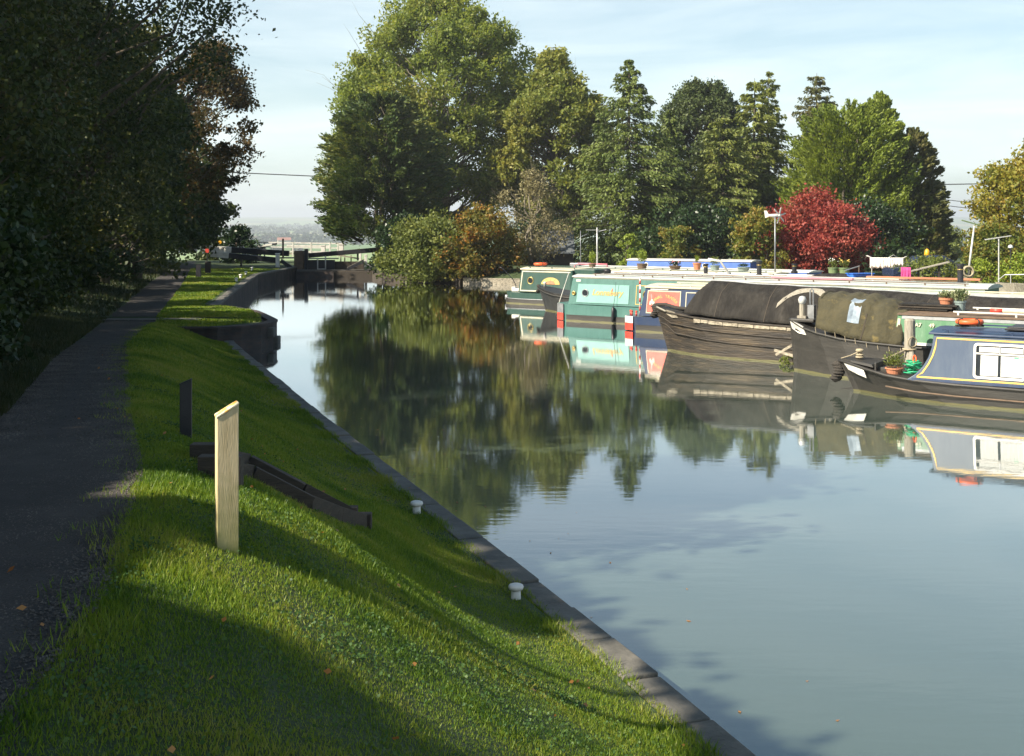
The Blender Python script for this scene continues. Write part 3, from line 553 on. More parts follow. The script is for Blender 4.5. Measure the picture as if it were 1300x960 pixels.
def broadleaf(name, label, cat, base, H, R, cb, m, lobes=60, twigs=14, per=22, ls=.24, seed=1, group=None, prof=round_prof, lr=.22, bark='bark', tr=None, sx=1, sy=1, shade=False, lean=(0,0), inner=.45, bare=0, stems=1):
    rg = np.random.default_rng(seed); random.seed(seed); base = Vector(base)
    t = thing(name, label, cat, base, 0, group); z0 = H*cb
    u = rg.uniform(0, 1, lobes); a = rg.uniform(0, 2*PI, lobes); rf = inner+(1-inner)*rg.uniform(0, 1, lobes)**.6
    rl = R*lr*rg.uniform(.65, 1.4, lobes); rad = np.maximum(R*prof(u)*rf-rl*.4, 0)
    C = np.stack([rad*np.cos(a)*sx+lean[0]*u, rad*np.sin(a)*sy+lean[1]*u, z0+(H-z0)*(.03+.94*u)-rl*.3*(u > .8)], 1)
    tr = tr or H*.022; mb = MB(); top = Vector((lean[0]*.6, lean[1]*.6, z0+(H-z0)*.72))
    for s_ in range(stems):
        o = Vector((rg.normal(0, .25), rg.normal(0, .25), 0))*(s_ > 0); limb(mb, o+Vector((0,0,-.3)), top+Vector((rg.normal(0, R*.12), rg.normal(0, R*.12), 0)), tr*(1.15 if s_ == 0 else .7), tr*.22, 6, 0, 9)
    for i in range(lobes):
        c = Vector(C[i]); f = max(.12, min(.9, (c.z-rad[i]*.75)/top.z)); s0 = Vector((top.x*f, top.y*f, top.z*f))
        if shade and not sunwindow(np.array([list(base+s0.lerp(c, g_)) for g_ in (0,.15,.3,.45,.6,.75,.9,1)])).all(): continue
        limb(mb, s0, c, tr*.30*(1-f*.5), tr*.05, 4, -.06, 5)
    if bare:
        for i in range(bare):
            c = Vector(C[rg.integers(lobes)]); d = Vector(unit(np.array([[c.x, c.y, max(.5, c.z-z0)*.6]]))[0]); limb(mb, c, c+d*R*.35+Vector(rg.normal(0, R*.06, 3)), tr*.05, tr*.012, 3, 0, 4)
    mb.build('trunk', bark, t, smooth=True, recalc=False)
    d = unit(rg.normal(size=(lobes*twigs, 3))); tc_ = np.repeat(C, twigs, 0)+d*np.repeat(rl, twigs)[:,None]*rg.uniform(.35, 1.05, (lobes*twigs, 1))*np.array([1,1,.8])
    P = np.repeat(tc_, per, 0)+rg.normal(size=(lobes*twigs*per, 3))*np.repeat(np.repeat(rl, twigs), per)[:,None]*.20*np.array([1,1,.8])
    Pw = P+np.array(base)
    if shade:
        k = sunwindow(Pw); P = P[k]
    k = P[:,2] > .05; P = P[k]
    raw_mesh('crown', leaves(P, ls, None, 1, .6, rg), 4, m, t); return t
def conifer(name, label, base, H, R, m, seed=1, per=60, whorls=34, ls=.30, droop=.28, group=None, shade=False, prof=None, nb=9, z0=.05):
    rg = np.random.default_rng(seed); random.seed(seed); t = thing(name, label, 'tree', base, 0, group)
    mb = MB(); mb.tube([(0,0,-.3),(0,0,H*.5),(.05,0,H*.99)], [H*.018, H*.010, .015], 9); Ps = []; As = []
    for i in range(whorls):
        u = (i+rg.uniform(-.3, .3))/whorls; u = min(max(u, 0), .985); z = H*(z0+(1-z0)*u); L0 = R*((1-u)**.9 if prof is None else float(prof(np.array(u))))*1.0+.08
        for j in range(max(4, int(nb*(1-.35*u)))):
            a = rg.uniform(0, 2*PI); L = L0*rg.uniform(.68, 1.12); dv = np.array([math.cos(a), math.sin(a), 0])
            up = .18*(u > .7)
            f = np.linspace(0, 1, 4); pts = [(dv[0]*L*g, dv[1]*L*g, z+L*(up*g-droop*g*(1.15-g*.55))) for g in f]
            mb.tube(pts, [.035*L0/R+.012, .02*L0/R+.008, .012, .005], 4)
            n = int(per*max(.25, L/R)); g = rg.uniform(.12, 1.02, n)**.75
            side = np.array([-dv[1], dv[0], 0]); w = (L*.20*(1.1-g*.7))
            P = dv[None]*(L*g)[:,None]+np.array([0,0,z])+side[None]*(rg.normal(0, 1, n)*w*.55)[:,None]
            P[:,2] += L*(up*g-droop*g*(1.15-g*.55))-np.abs(rg.normal(0, .10+.06*L, n))
            A = dv[None]*.7+side[None]*rg.normal(0, .5, n)[:,None]+np.array([0,0,-.55])
            Ps.append(P); As.append(unit(A))
    mb.build('trunk', 'bark', t, smooth=True, recalc=False); P = np.concatenate(Ps); A = np.concatenate(As)
    raw_mesh('crown', leaves(P, ls, A, .75, .36, rg), 4, m, t); return t
def plume_tree(name, label, base, H, R, m, prof, plumes=260, per=110, ls=.26, seed=1, rise=.55, cb=.03, sx=1, sy=1, group=None, spread=.16, tops=1, aspect=.4, shade=False, droop=0, cat='tree'):
    rg = np.random.default_rng(seed); random.seed(seed); t = thing(name, label, cat, base, 0, group); base = Vector(base)
    mb = MB(); tp = [(0,0)]+[(rg.uniform(-.35, .35)*R, rg.uniform(-.35, .35)*R) for _ in range(tops-1)]
    for k, (x, y) in enumerate(tp): limb(mb, (x*.2, y*.2, -.3), (x, y, H*(.93 if k == 0 else rg.uniform(.75, .9))), H*.016, .02, 5, 0, 8)
    u = rg.uniform(0, 1, plumes)**.9; a = rg.uniform(0, 2*PI, plumes); rr = R*prof(u)*rg.uniform(.80, 1.10, plumes)*(1+.10*np.sin(3*a+seed)+.07*np.sin(7*a+5*u))
    E = np.stack([rr*np.cos(a)*sx, rr*np.sin(a)*sy, H*(cb+(1-cb)*u)], 1); L = np.maximum(R*.55, rr*.75)
    B = np.stack([E[:,0]*.35, E[:,1]*.35, E[:,2]-L*rise], 1); B[:,2] = np.maximum(B[:,2], .1)
    for i in range(0, plumes, 3): limb(mb, B[i], E[i], .03+.01*R, .008, 3, 0, 4)
    mb.build('trunk', 'bark', t, smooth=True, recalc=False)
    g = rg.uniform(.25, 1.0, (plumes, per))**.8; D = E-B; P = B[:,None]+D[:,None]*g[...,None]
    Lw = np.linalg.norm(D, axis=1)[:,None]*spread*(1.25-g); P = P+rg.normal(size=P.shape)*Lw[...,None]*np.array([1,1,.9])
    if droop: P[...,2] -= droop*np.abs(rg.normal(0, 1, g.shape))
    A = unit(np.repeat(D, per, 0)+(np.array([0,0,-1.2])*R*.3 if droop else 0)); P = P.reshape(-1, 3)
    if shade: k = sunwindow(P+np.array(base)); P = P[k]; A = A[k]
    raw_mesh('crown', leaves(P, ls, A, .7, aspect, rg), 4, m, t); return t
def bush(name, label, base, H, R, m, seed, ls=.18, lobes=26, twigs=10, per=18, sx=1, sy=1, group=None, shade=False, bark='bark', cat='bush', inner=.3):
    return broadleaf(name, label, cat, base, H, R, .04, m, lobes, twigs, per, ls, seed, group, dome_prof, .30, bark, .05+.01*H, sx, sy, shade, inner=inner, stems=3)
GT = 'trees of the wood left of the towpath'
zt = lambda x, y: float(zg(x, y))-.05
# --- the wood on the left; crowns reach to the ground
wood = [  # x, y, H, R, material, ls, seed, lobes, label
 (-9.6,17,9.5,3.3,'l_wood',.10,21,130,'dark leafy tree at the left edge, the nearest one in view'),
 (-12.0,22.5,10.5,3.9,'l_wood2',.115,22,130,'brownish green tree second along the wood from the camera'),
 (-13.0,30,17.5,6.1,'l_wood',.125,23,330,'broad dark tree whose upper twigs stand against the sky at the top left'),
 (-15.2,38,11.5,4.5,'l_wood2',.15,24,110,'olive tree behind the broad dark one beside the towpath'),
 (-17.0,46,11.5,4.5,'l_wood',.20,25,80,'dark green tree midway along the towpath wood'),
 (-18.6,54,11.0,4.6,'l_wood',.22,26,75,'dark tree just before the copper-coloured one'),
 (-22.0,70,10.4,4.9,'l_wood',.26,28,75,'dark tree behind the copper-coloured one'),
 (-24.2,80,9.8,4.9,'l_wood2',.28,29,70,'dim tree towards the far end of the towpath'),
 (-26.8,91,9.2,5.2,'l_wood',.28,30,60,'last dark tree at the end of the wood, above the path bend'),
]
for x, y, H, R, m, ls, sd_, lb, lab in wood:
    broadleaf('woodland_tree', lab, 'tree', (x, y, zt(x, y)), H, R, .12, m, lb, 16, 30, ls, sd_, GT, round_prof if H > 15 else dome_prof, .24, shade=True, inner=.5)
broadleaf('copper_tree', 'copper-tinged tree with feathery branches leaning right against the sky', 'tree', (-20.0,63,.9), 12.6, 4.4, .16, 'l_copper', 110, 15, 24, .19, 27, None, round_prof, .2, shade=True, lean=(4.2,0), bare=10)
broadleaf('woodland_tree', 'small dark tree standing past the path end left of the lock', 'tree', (-26.9,104,-.5), 8.6, 2.7, .05, 'l_wood', 46, 12, 20, .28, 31, GT, round_prof, .26, inner=.4)
# hedge line of ivy and hazel along the path
G2 = 'hedge bushes along the left of the towpath'
hb = [(-5.9,11.0,2.4,1.15,'beside the left edge of the picture'),(-7.1,13.4,3.0,1.4,'second from the camera along the path'),(-8.6,16.5,3.4,1.6,'third from the camera along the path'),(-9.9,20,3.6,1.7,'fourth along the path, below the brownish tree'),(-11.3,24,3.8,1.8,'fifth along the path, below the broad dark tree'),(-12.9,29,4.0,1.9,'sixth along the path, just before the stone threshold'),(-14.3,34.5,4.0,1.9,'seventh along the path, beyond the stone threshold'),(-16.1,41,4.2,2.0,'eighth along the path, under the midway tree'),(-18.5,49,4.4,2.2,'ninth along the path, where it narrows'),(-21.3,59,4.6,2.4,'tenth along the path, near its far bend'),(-24.6,71,4.8,2.6,'eleventh along the path, near its end'),(-28.0,84,4.8,2.6,'last along the path, at the dark end of the wood')]
for i, (x, y, H, R, lab) in enumerate(hb):
    bush('hedge_bush', 'dark hedge bush '+lab, (x-.1, y, zt(x, y)), H, R*1.22, 'l_ivy' if i % 2 else 'l_wood', 50+i, .07+.0024*y, 52, 14, 26, sx=1, sy=1.25, group=G2, shade=True)
# trees beside and behind the camera, left: their shade falls on the path and bank
G3 = 'trees beside the camera whose shade covers the bank'
for i, (x, y, H, R, lab) in enumerate([(-9.2,10.5,8.4,3.4,'level with the pale post'),(-9.0,3.2,8.2,3.9,'left of the camera'),(-9.2,-1.5,8.4,3.8,'just behind the camera'),(-9.5,-8,8.4,4,'well behind the camera'),(-14.5,6,10.6,4.4,'in the second row left of the camera'),(-15,-2.6,10.6,4.6,'in the second row behind the camera'),(-16,13,12.5,4.4,'in the second row near the first tree in view'),(-18.5,20,12.5,4.4,'in the second row behind the brownish tree')]):
    broadleaf('shade_tree', 'leafy dark tree '+lab, 'tree', (x, y, zt(x, y)), H, R, .14, 'l_wood', 90, 14, 20, .26, 70+i, G3, dome_prof, .26, shade=True, inner=.35)
# --- behind the lock and boats
zf = .6
plume_tree('cypress', 'big dark cypress with yellow-green tips standing right of the lock', (-9.6,86,.6), 12.6, 4.9, 'l_cyp', lambda u: np.clip(np.where(u < .25, .86+.5*u, np.sqrt(np.clip(1-((u-.25)/.78)**2, 0, 1))), .05, 1), 560, 170, .28, 101, .25, cb=.19, tops=3, spread=.13)
broadleaf('ash_tree', 'tallest ash tree with a broad rounded crown behind the dark cypress', 'tree', (-5.9,97,.4), 22.6, 8.8, .2, 'l_ash', 250, 20, 26, .27, 102, None, dome_prof, .15, 'bark_pale', .42, shade=False, inner=.5, bare=40)
broadleaf('ash_tree', 'lower yellow-green ash tree right of the tallest one', 'tree', (3.2,91,.4), 16.8, 4.9, .14, 'l_ash2', 220, 18, 24, .27, 103, None, round_prof, .18, 'bark_pale', .3, inner=.5, bare=20)
conifer('spruce', 'pointed spruce with a bare leader between the ash trees and the dark yew', (7.9,80,zf), 14.4, 4.3, 'l_spruce', 104, 170, 46, .27, .30, nb=11, prof=lambda u: np.where(u < .45, 1-.25*u, .89*((1-u)/.55)**.85))
conifer('spruce', 'shorter spruce crowded against the right of the pointed one', (11.2,84,zf), 11.4, 3.6, 'l_spruce', 105, 120, 36, .32, .32, nb=9)
broadleaf('yew', 'dark round-topped yew rising behind the spruces', 'tree', (15.3,95,.4), 15.0, 3.9, .05, 'l_yew', 330, 16, 16, .22, 106, None, lambda u: np.where(u < .6, .9+.16*u, np.sqrt(np.clip(1-((u-.55)/.47)**2, 0, 1))), .2, inner=.75)
conifer('cedar', 'layered drooping cedar with light tips in front of the yew', (17.2,84,zf), 13.6, 4.3, 'l_fir', 107, 160, 32, .34, .36, nb=10, prof=lambda u: np.clip((1-u)**.7, .03, 1))
conifer('cedar', 'narrow dark cedar with twin feathery tops left of the bright cypress', (18.6,86,zf), 14.4, 3.2, 'l_fir', 108, 150, 38, .28, .3, nb=8, prof=lambda u: np.clip((1-u)**.6, .03, 1))
conifer('cedar', 'broad pale green cedar low in front of the dark yew', (14.4,81,zf), 10.6, 3.7, 'l_fir', 131, 150, 32, .30, .34, nb=10, prof=lambda u: np.clip((1-u)**.55, .03, 1))
conifer('fir_tree', 'slim brownish fir top showing above the bright cypress', (24.2,94,.3), 15.6, 3.8, 'l_drab', 109, 150, 36, .28, .2, nb=10, prof=lambda u: np.clip((1-u)**.55, .03, 1))
plume_tree('bright_cypress', 'bright yellow-green cypress behind the red maple', (22.6,80,zf), 11.4, 4.6, 'l_bright', lambda u: np.clip(np.where(u < .3, .8+.6*u, np.sqrt(np.clip(1-((u-.3)/.72)**2, 0, 1))), .04, 1), 460, 160, .24, 110, .7, cb=.04, tops=4, spread=.12)
plume_tree('bright_cypress', 'taller conical cypress at the right end of the group', (25.2,81,zf), 12.2, 4.3, 'l_bright', lambda u: np.clip((1-u)**.62, .03, 1), 360, 150, .24, 111, .45, cb=.04, tops=1, spread=.13)
plume_tree('drab_cypress', 'dull grey-green cypress on the shaded right flank of the bright ones', (27.2,80,zf), 9.6, 3.3, 'l_drab', lambda u: np.clip((1-u)**.5, .03, 1), 240, 110, .32, 112, .4, cb=.03, tops=2, spread=.15)
bush('red_maple', 'rounded crimson maple behind the moored boats', (16.9,66,zf), 4.75, 3.2, 'l_red', 113, .17, 90, 14, 26, cat='tree', inner=.6)
bush('orange_shrub', 'green and orange shrub left of the crimson maple', (13.3,64,zf), 3.9, 1.7, 'l_orange', 114, .17, 44, 11, 20)
bush('waterside_bush', 'pale green bush spilling over the water right of the lock', (-4.9,74.6,.0), 4.2, 3.1, 'l_bush', 115, .20, 70, 13, 22, sx=1.15)
bush('waterside_bush', 'dark green bush tucked between the cypress and the water', (-6.9,79.0,.2), 4.0, 2.5, 'l_ivy', 119, .22, 50, 12, 22)
bush('amber_shrub', 'amber-topped shrub by the water next to the green bush', (-2.0,73.6,.1), 4.7, 2.6, 'l_amber', 116, .19, 64, 13, 22)
broadleaf('bare_willow', 'thin twiggy willow with sparse grey-brown leaves above the green boat', 'tree', (1.35,76.3,.4), 6.9, 3.1, .15, 'l_twig', 60, 10, 12, .16, 117, None, round_prof, .26, 'bark_pale', .14, inner=.3, bare=160, stems=4)
broadleaf('golden_tree', 'golden autumn tree cut by the right edge of the picture', 'tree', (28.4,62,zf), 7.9, 4.4, .08, 'l_gold', 120, 14, 22, .20, 118, None, round_prof, .2, inner=.5)
broadleaf('distant_willow', 'pale distant willow seen in the gap left of the golden tree', 'tree', (46.0,126,-.6), 4.6, 3.0, .05, 'l_bush', 40, 10, 16, .3, 120, None, dome_prof, .26, inner=.4)
broadleaf('distant_tree', 'dark distant tree right of the pale willow', 'tree', (53.5,132,-.6), 3.6, 2.8, .05, 'l_wood', 34, 10, 16, .3, 121, None, dome_prof, .26, inner=.4)
bush('undergrowth_bush', 'tangled olive bush below the golden tree', (24.0,59,zf), 3.2, 1.8, 'l_orange', 122, .16, 44, 11, 18)
bush('undergrowth_bush', 'low leafy bramble left of the hanging rope coil', (19.6,56,zf), 1.5, 1.5, 'l_bush', 123, .13, 24, 10, 16, sx=1.5)
bush('undergrowth_bush', 'bright green bramble under the right end of the hedge', (23.4,54,zf), 1.5, 1.9, 'l_lime', 124, .13, 30, 10, 16, sx=1.5)
bush('lit_shrub', 'small sunlit shrub between the spruce and the orange shrub', (9.8,70.5,zf), 3.3, 1.5, 'l_orange', 125, .15, 30, 10, 16)
bush('lit_shrub', 'small yellow-green conifer-like shrub at the foot of the spruce', (7.1,72,zf), 2.5, .95, 'l_lime', 126, .15, 22, 9, 14)
bush('lock_bush', 'dark elder bush behind the white ends of the lock beams', (-21.2,92,.3), 3.4, 1.9, 'l_ivy', 127, .22, 34, 11, 16)
bush('dark_thicket', 'dark holly thicket under the spruces behind the blue boats', (11.6,74.5,zf), 4.2, 3.2, 'l_ivy', 128, .22, 60, 12, 20, sx=1.3)
bush('dark_thicket', 'dark laurel thicket behind the crimson maple', (21.8,73.5,zf), 4.4, 3.2, 'l_ivy', 129, .22, 60, 12, 20, sx=1.5)
bush('dark_thicket', 'dark thicket under the bare willow beside the shed', (2.2,83.5,zf), 3.6, 2.8, 'l_ivy', 130, .24, 46, 12, 18, sx=1.4)
for x, y, H, R, m, sd_, lab in ((37,60,9,4.2,'l_gold',141,'nearest the golden tree'),(44,68,8,4.0,'l_bush',142,'second beyond the golden tree'),(50,58,9.5,4.6,'l_wood',143,'third beyond the golden tree'),(58,50,8.5,4.2,'l_ash2',144,'fourth beyond the golden tree'),(60,40,7.5,3.8,'l_drab',145,'last to the right of the golden tree')):
    broadleaf('hedgerow_tree', 'hedgerow tree right of the boats, '+lab, 'tree', (x, y, .6), H, R, .05, m, 90, 13, 18, .26, sd_, 'trees to the right of the boats', dome_prof, .24, inner=.45)
# far hedges and woods in the vale (a mass at this distance)
rg = np.random.default_rng(5); Ps = []
def tz(x, y):
    R0 = math.hypot(x, y-10); return float(np.interp(R0, [0,100,115,180,350,700,1200,2000,3000,4200,5400,6500,8200], [.7,.7,-.8,-6,-16,-21,-20,-13,-6,4,40,62,60])+min(1, max(0, (R0-400)/1500))*(5*math.sin(x/420+1)*math.cos(y/510)+3*math.sin(x/170+.4)*math.sin(y/230)))
for (xa, ya, xb, yb, n, h) in [(-520,1500,-140,1560,60,13),(-480,1750,-150,1700,60,14),(-700,2300,-150,2200,80,15),(-560,1250,-380,1300,18,9),(-300,1050,-190,1030,14,7),(-800,2900,-200,2900,70,16),(-900,3600,-100,3500,80,18),(350,1400,900,1500,60,13),(500,2200,1200,2300,70,15)]:
    for _ in range(n):
        f = rg.uniform(); x = xa+(xb-xa)*f+rg.normal(0, 8); y = ya+(yb-ya)*f+rg.normal(0, 25); r = h*rg.uniform(.35, .6); k = 60
        P = unit(rg.normal(size=(k, 3)))*r*rg.uniform(.6, 1.05, (k, 1)); P[:,0] *= 1.5; P += np.array([x, y, tz(x, y)+r*.8]); Ps.append(P)
tag(raw_mesh('distant_woods', leaves(np.concatenate(Ps), 4.5, None, 1, .8), 4, 'l_far'), 'hedgerows and woods fading into the vale', 'woods', kind='stuff')
for i, (px, D, w, lab) in enumerate([(372,1540,16,'pale farmhouse with a red roof among the far trees in the vale'),(352,1600,12,'small far house left of the red-roofed farmhouse'),(337,1620,12,'leftmost tiny house in the far village')]):
    x = (px-CX)/F*D; z = tz(x, D-60); t = thing('farmhouse', lab, 'house', (x, D-60, z), .3, 'far houses in the vale')
    mb = MB(); mb.box(-w/2, w/2, -4, 4, -2, 5.5); mb.build('wall', 'render', t)
    mb = MB(); mb.add([(-w/2-.4,-4.6,5.51),(w/2+.4,-4.6,5.51),(w/2+.4,4.6,5.51),(-w/2-.4,4.6,5.51),(-w/2-.4,0,9),(w/2+.4,0,9)], [(0,1,5,4),(2,3,4,5),(0,4,3),(1,2,5),(0,3,2,1)]); mb.build('roof', 'redroof', t)
# ------------------------------------------------------------------ boats (local x runs from the visible end along the boat, -y is the side we see)
def hull_mb(st, deck_in=.03, mi=0):
    """st: (x, half top, z top, x at water, half at water)"""
    mb = MB(); rings = []
    for x, ht, z, xw, hw in st:
        xm = (x+xw)/2; rings.append([(xw+.1,-hw*.85,-.45),(xw,-hw,0),(xm+(xw-x)*.1,-(hw+(ht-hw)*.62),z*.5),(x,-ht,z),(x,ht,z),(xm+(xw-x)*.1,hw+(ht-hw)*.62,z*.5),(xw,hw,0),(xw+.1,hw*.85,-.45)])
    mb.loft(rings, mi, caps=True); return mb
BOW = lambda L, W, z0, z1, rake=.28: [(-rake,.07,z0,.0,.03),(-rake+.12,.22,z0-.01,.12,.06),(.12,.44,z0-.03,.40,.22),(.45,.63,z0-.08-(z0-z1)*.1,.8,.45),(.9,.82,z1+(z0-z1)*.55,1.3,.70),(1.5,.95,z1+(z0-z1)*.3,2.0,.88),(2.3,1.02,z1+(z0-z1)*.1,2.8,.97),(3.3,1.04,z1,3.6,1.0),(L*.5,1.04,z1,L*.5,1.0),(L-.6,1.03,z1,L-.6,.98),(L,.8,z1+.05,L-.1,.75)]
STERN = lambda L, W, z0, z1: [(0,.62,z0,.10,.56),(.10,.86,z0,.16,.82),(.30,.98,z0,.34,.95),(.60,1.03,z0-.01,.62,1.0),(1.2,1.04,z1,1.2,1.0),(L*.5,1.04,z1,L*.5,1.0),(L-2.5,1.02,z1,L-2.6,.97),(L-1,.7,z1+.1,L-1.2,.5),(L,.1,z1+.3,L-.25,.04)]
def rail(st, name, m, t, z=-.03, r=.028, sides=(-1,1)):
    mb = MB()
    for s in sides: mb.tube([(x, s*(ht+.012), zz+z) for x, ht, zz, xw, hw in st], r, 6)
    return mb.build(name, m, t, smooth=True)
class Boat:
    def __init__(b, name, label, loc, ang, group, hb=.93, k=.13, zc=.5):
        b.t = thing(name, label, 'narrowboat', (loc[0], loc[1], 0), math.radians(ang), group); b.a = math.radians(ang); b.loc = Vector((loc[0], loc[1], 0)); b.hb, b.k, b.zc = hb, k, zc
    def yy(b, z, off=0): return -(b.hb-(z-b.zc)*b.k)-off
    def w(b, x, y, z): return b.loc+Matrix.Rotation(b.a, 3, 'Z') @ Vector((x, y, z))
    def xat(b, px):       # station of the centre line seen at a picture column
        r = (px-CX)/F; c, s = math.cos(b.a), math.sin(b.a); return (r*b.loc.y-b.loc.x)/(c-r*s)
    def cabin(b, outline, m, name='cabin', k=None):
        mb = MB(); n = len(outline); A = [(x, b.yy(z), z) for x, z in outline]; B = [(x, -b.yy(z), z) for x, z in outline]
        mb.add(A+B, [tuple(range(n)), tuple(range(n, 2*n))[::-1]]+[(i, (i+1)%n, n+(i+1)%n, n+i) for i in range(n)]); return mb.build(name, m, b.t, bevel=.012)
    def roof(b, x0, x1, z, m, over=.04, camber=.07, th=.035, name='roof'):
        mb = MB(); h = -b.yy(z)+over; R = []
        for x in (x0, x1): R.append([(x,-h,z),(x,-h,z+th),(x,-h*.5,z+th+camber*.75),(x,0,z+th+camber),(x,h*.5,z+th+camber*.75),(x,h,z+th),(x,h,z)])
        mb.loft(R, closed=True, caps=True); return mb.build(name, m, b.t, bevel=.006)
    def handrail(b, x0, x1, z, m, name='handrail', y=None):
        mb = MB()
        for s in (-1, 1):
            yb = (abs(b.yy(z))-.06)*s if y is None else y*s; mb.bar((x0,yb,z+.08),(x1,yb,z+.08),.04,.03)
            x = x0+.1
            while x < x1: mb.box(x-.02,x+.02,yb-.012,yb+.012,z,z+.08); x += 1.2
        return mb.build(name, m, b.t)
    def plate(b, name, pts, m, off=.006, th=.012, parent=None, bevel=0, hole=None):
        """thin plate on the visible cabin side; pts (x,z)"""
        mb = MB(); n = len(pts); A = [(x, b.yy(z, off+th), z) for x, z in pts]; B = [(x, b.yy(z, off-.004), z) for x, z in pts]
        mb.add(A+B, [tuple(range(n)), tuple(range(n, 2*n))[::-1]]+[(i, (i+1)%n, n+(i+1)%n, n+i) for i in range(n)]); return mb.build(name, m, parent or b.t, bevel=bevel)
    def line(b, name, pts, w, m, off=.008, closed=True, parent=None):
        """painted border line, raised a hair"""
        mb = MB(); n = len(pts); c = Vector((sum(p[0] for p in pts)/n, sum(p[1] for p in pts)/n))
        I = [Vector((p[0]+(w if p[0] < c.x else -w), p[1]+(w if p[1] < c.y else -w))) for p in pts]
        m_ = n if closed else n-1
        for i in range(m_):
            j = (i+1) % n; qd = [pts[i], pts[j], I[j], I[i]]; o = [(x, b.yy(z, off+.004), z) for x, z in qd]+[(x, b.yy(z, -.002), z) for x, z in qd]
            mb.add(o, [(0,1,2,3),(4,7,6,5),(0,4,5,1),(1,5,6,2),(2,6,7,3),(3,7,4,0)])
        return mb.build(name, m, parent or b.t)
    def stroke(b, name, pts, w, m, off=.008, parent=None):
        mb = MB(); P = [Vector(p) for p in pts]; n = len(P); L = []
        for i in range(n):
            d = (P[min(i+1,n-1)]-P[max(i-1,0)]).normalized(); o = Vector((-d.y, d.x))*w/2; L.append((P[i]+o, P[i]-o))
        R = [[(a.x, b.yy(a.y, off), a.y), (c.x, b.yy(c.y, off), c.y), (c.x, b.yy(c.y, -.002), c.y), (a.x, b.yy(a.y, -.002), a.y)] for a, c in L]
        mb.loft(R, closed=True, caps=True); return mb.build(name, m, parent or b.t)
    def porthole(b, x, z, r=.15, ring='brass', off=0):
        y = b.yy(z, off); mb = MB(); mb.torus((x, y-.008, z), r, .022, 28, 8, 'y'); o = mb.build('porthole', ring, b.t, smooth=True)
        mb = MB(); n = 24; mb.add([(x+r*math.cos(2*PI*i/n), y-.014, z+r*math.sin(2*PI*i/n)) for i in range(n)]+[(x+r*math.cos(2*PI*i/n), y+.02, z+r*math.sin(2*PI*i/n)) for i in range(n)], [tuple(range(n)), tuple(range(n,2*n))[::-1]]+[(i,(i+1)%n,n+(i+1)%n,n+i) for i in range(n)]); mb.build('pane', 'glass', o)
    def window(b, x0, x1, z0, z1, frame='white', r=.07, curtain=True):
        def rr(x0, x1, z0, z1, r, n=5):
            P = []
            for cx, cz, a0 in ((x1-r,z1-r,0),(x0+r,z1-r,PI/2),(x0+r,z0+r,PI),(x1-r,z0+r,1.5*PI)):
                P += [(cx+r*math.cos(a0+PI/2*i/n), cz+r*math.sin(a0+PI/2*i/n)) for i in range(n+1)]
            return P
        O = rr(x0, x1, z0, z1, r); I = rr(x0+.045, x1-.045, z0+.045, z1-.045, r*.6); mb = MB(); n = len(O)
        A = [(x, b.yy(z,.022), z) for x, z in O]+[(x, b.yy(z,.022), z) for x, z in I]+[(x, b.yy(z,-.01), z) for x, z in O]+[(x, b.yy(z,-.01), z) for x, z in I]
        fs = []
        for i in range(n): j = (i+1)%n; fs += [(i,j,n+j,n+i),(2*n+i,2*n+j,j,i),(n+i,n+j,3*n+j,3*n+i)]
        mb.add(A, fs); f = mb.build('window', frame, b.t)
        b.plate('pane', I, 'glass', .002, .002, f)
        zt_ = z1-.20; xm = (x0+x1)/2
        b.plate('glazing_bar', [(x0+.04,zt_-.014),(x1-.04,zt_-.014),(x1-.04,zt_+.014),(x0+.04,zt_+.014)], 'white', .006, .012, f)
        b.plate('glazing_bar', [(xm-.012,zt_),(xm+.012,zt_),(xm+.012,z1-.04),(xm-.012,z1-.04)], 'greymetal', .006, .01, f)
        if curtain:
            for a, c in ((x0+.13, xm-.03), (xm+.02, x1-.05)):
                b.plate('net_curtain', [(a,z0+.06),(c,z0+.06),(c,zt_-.03),(a,zt_-.03)], 'curtain', .004, .003, f)
            b.plate('net_curtain', [(x0+.10,zt_+.03),(x1-.06,zt_+.03),(x1-.06,z1-.07),(x0+.10,z1-.07)], 'curtain', .004, .003, f)
        return f
    def text(b, name, s, x, z, size, m, parent=None, shear=0, off=.026, align='LEFT', rot=0):
        c = bpy.data.curves.new(name, 'FONT'); c.body = s; c.size = size; c.extrude = .003; c.shear = shear; c.align_x = align; c.offset = size*.018
        o = bpy.data.objects.new(name, c); col.objects.link(o); bpy.context.view_layer.update()
        me = bpy.data.meshes.new_from_object(o.evaluated_get(bpy.context.evaluated_depsgraph_get())); col.objects.unlink(o); bpy.data.objects.remove(o)
        R = Matrix.Rotation(rot, 4, 'Z'); me.transform(R); me.transform(Matrix(((1,0,0,x),(0,0,-1,0),(0,1,0,z),(0,0,0,1))))
        for v in me.vertices: v.co.y = b.yy(v.co.z, off)+(v.co.y)
        me.materials.clear(); me.materials.append(M[m]); me.polygons.foreach_set('material_index', [0]*len(me.polygons))
        n_ = bpy.data.objects.new(name, me); col.objects.link(n_); n_.parent = parent or b.t; return n_
GN = 'narrowboats moored side by side'
ANG = -36
def fender_rope(b, c, L=.34, r=.09, tilt=0):
    mb = MB(); pts = [(c[0]+.10*math.sin(i*.5), c[1], c[2]+L/2-i*L/7) for i in range(8)]; mb.tube(pts, [r*.5,r*.95,r,r,r,r,r*.9,r*.5], 10)
    for i in range(1, 7): mb.torus((pts[i][0], pts[i][1], pts[i][2]), r*.95, r*.16, 12, 5, 'z')
    return mb.build('bow_fender', 'rope_dark', b.t, smooth=True)
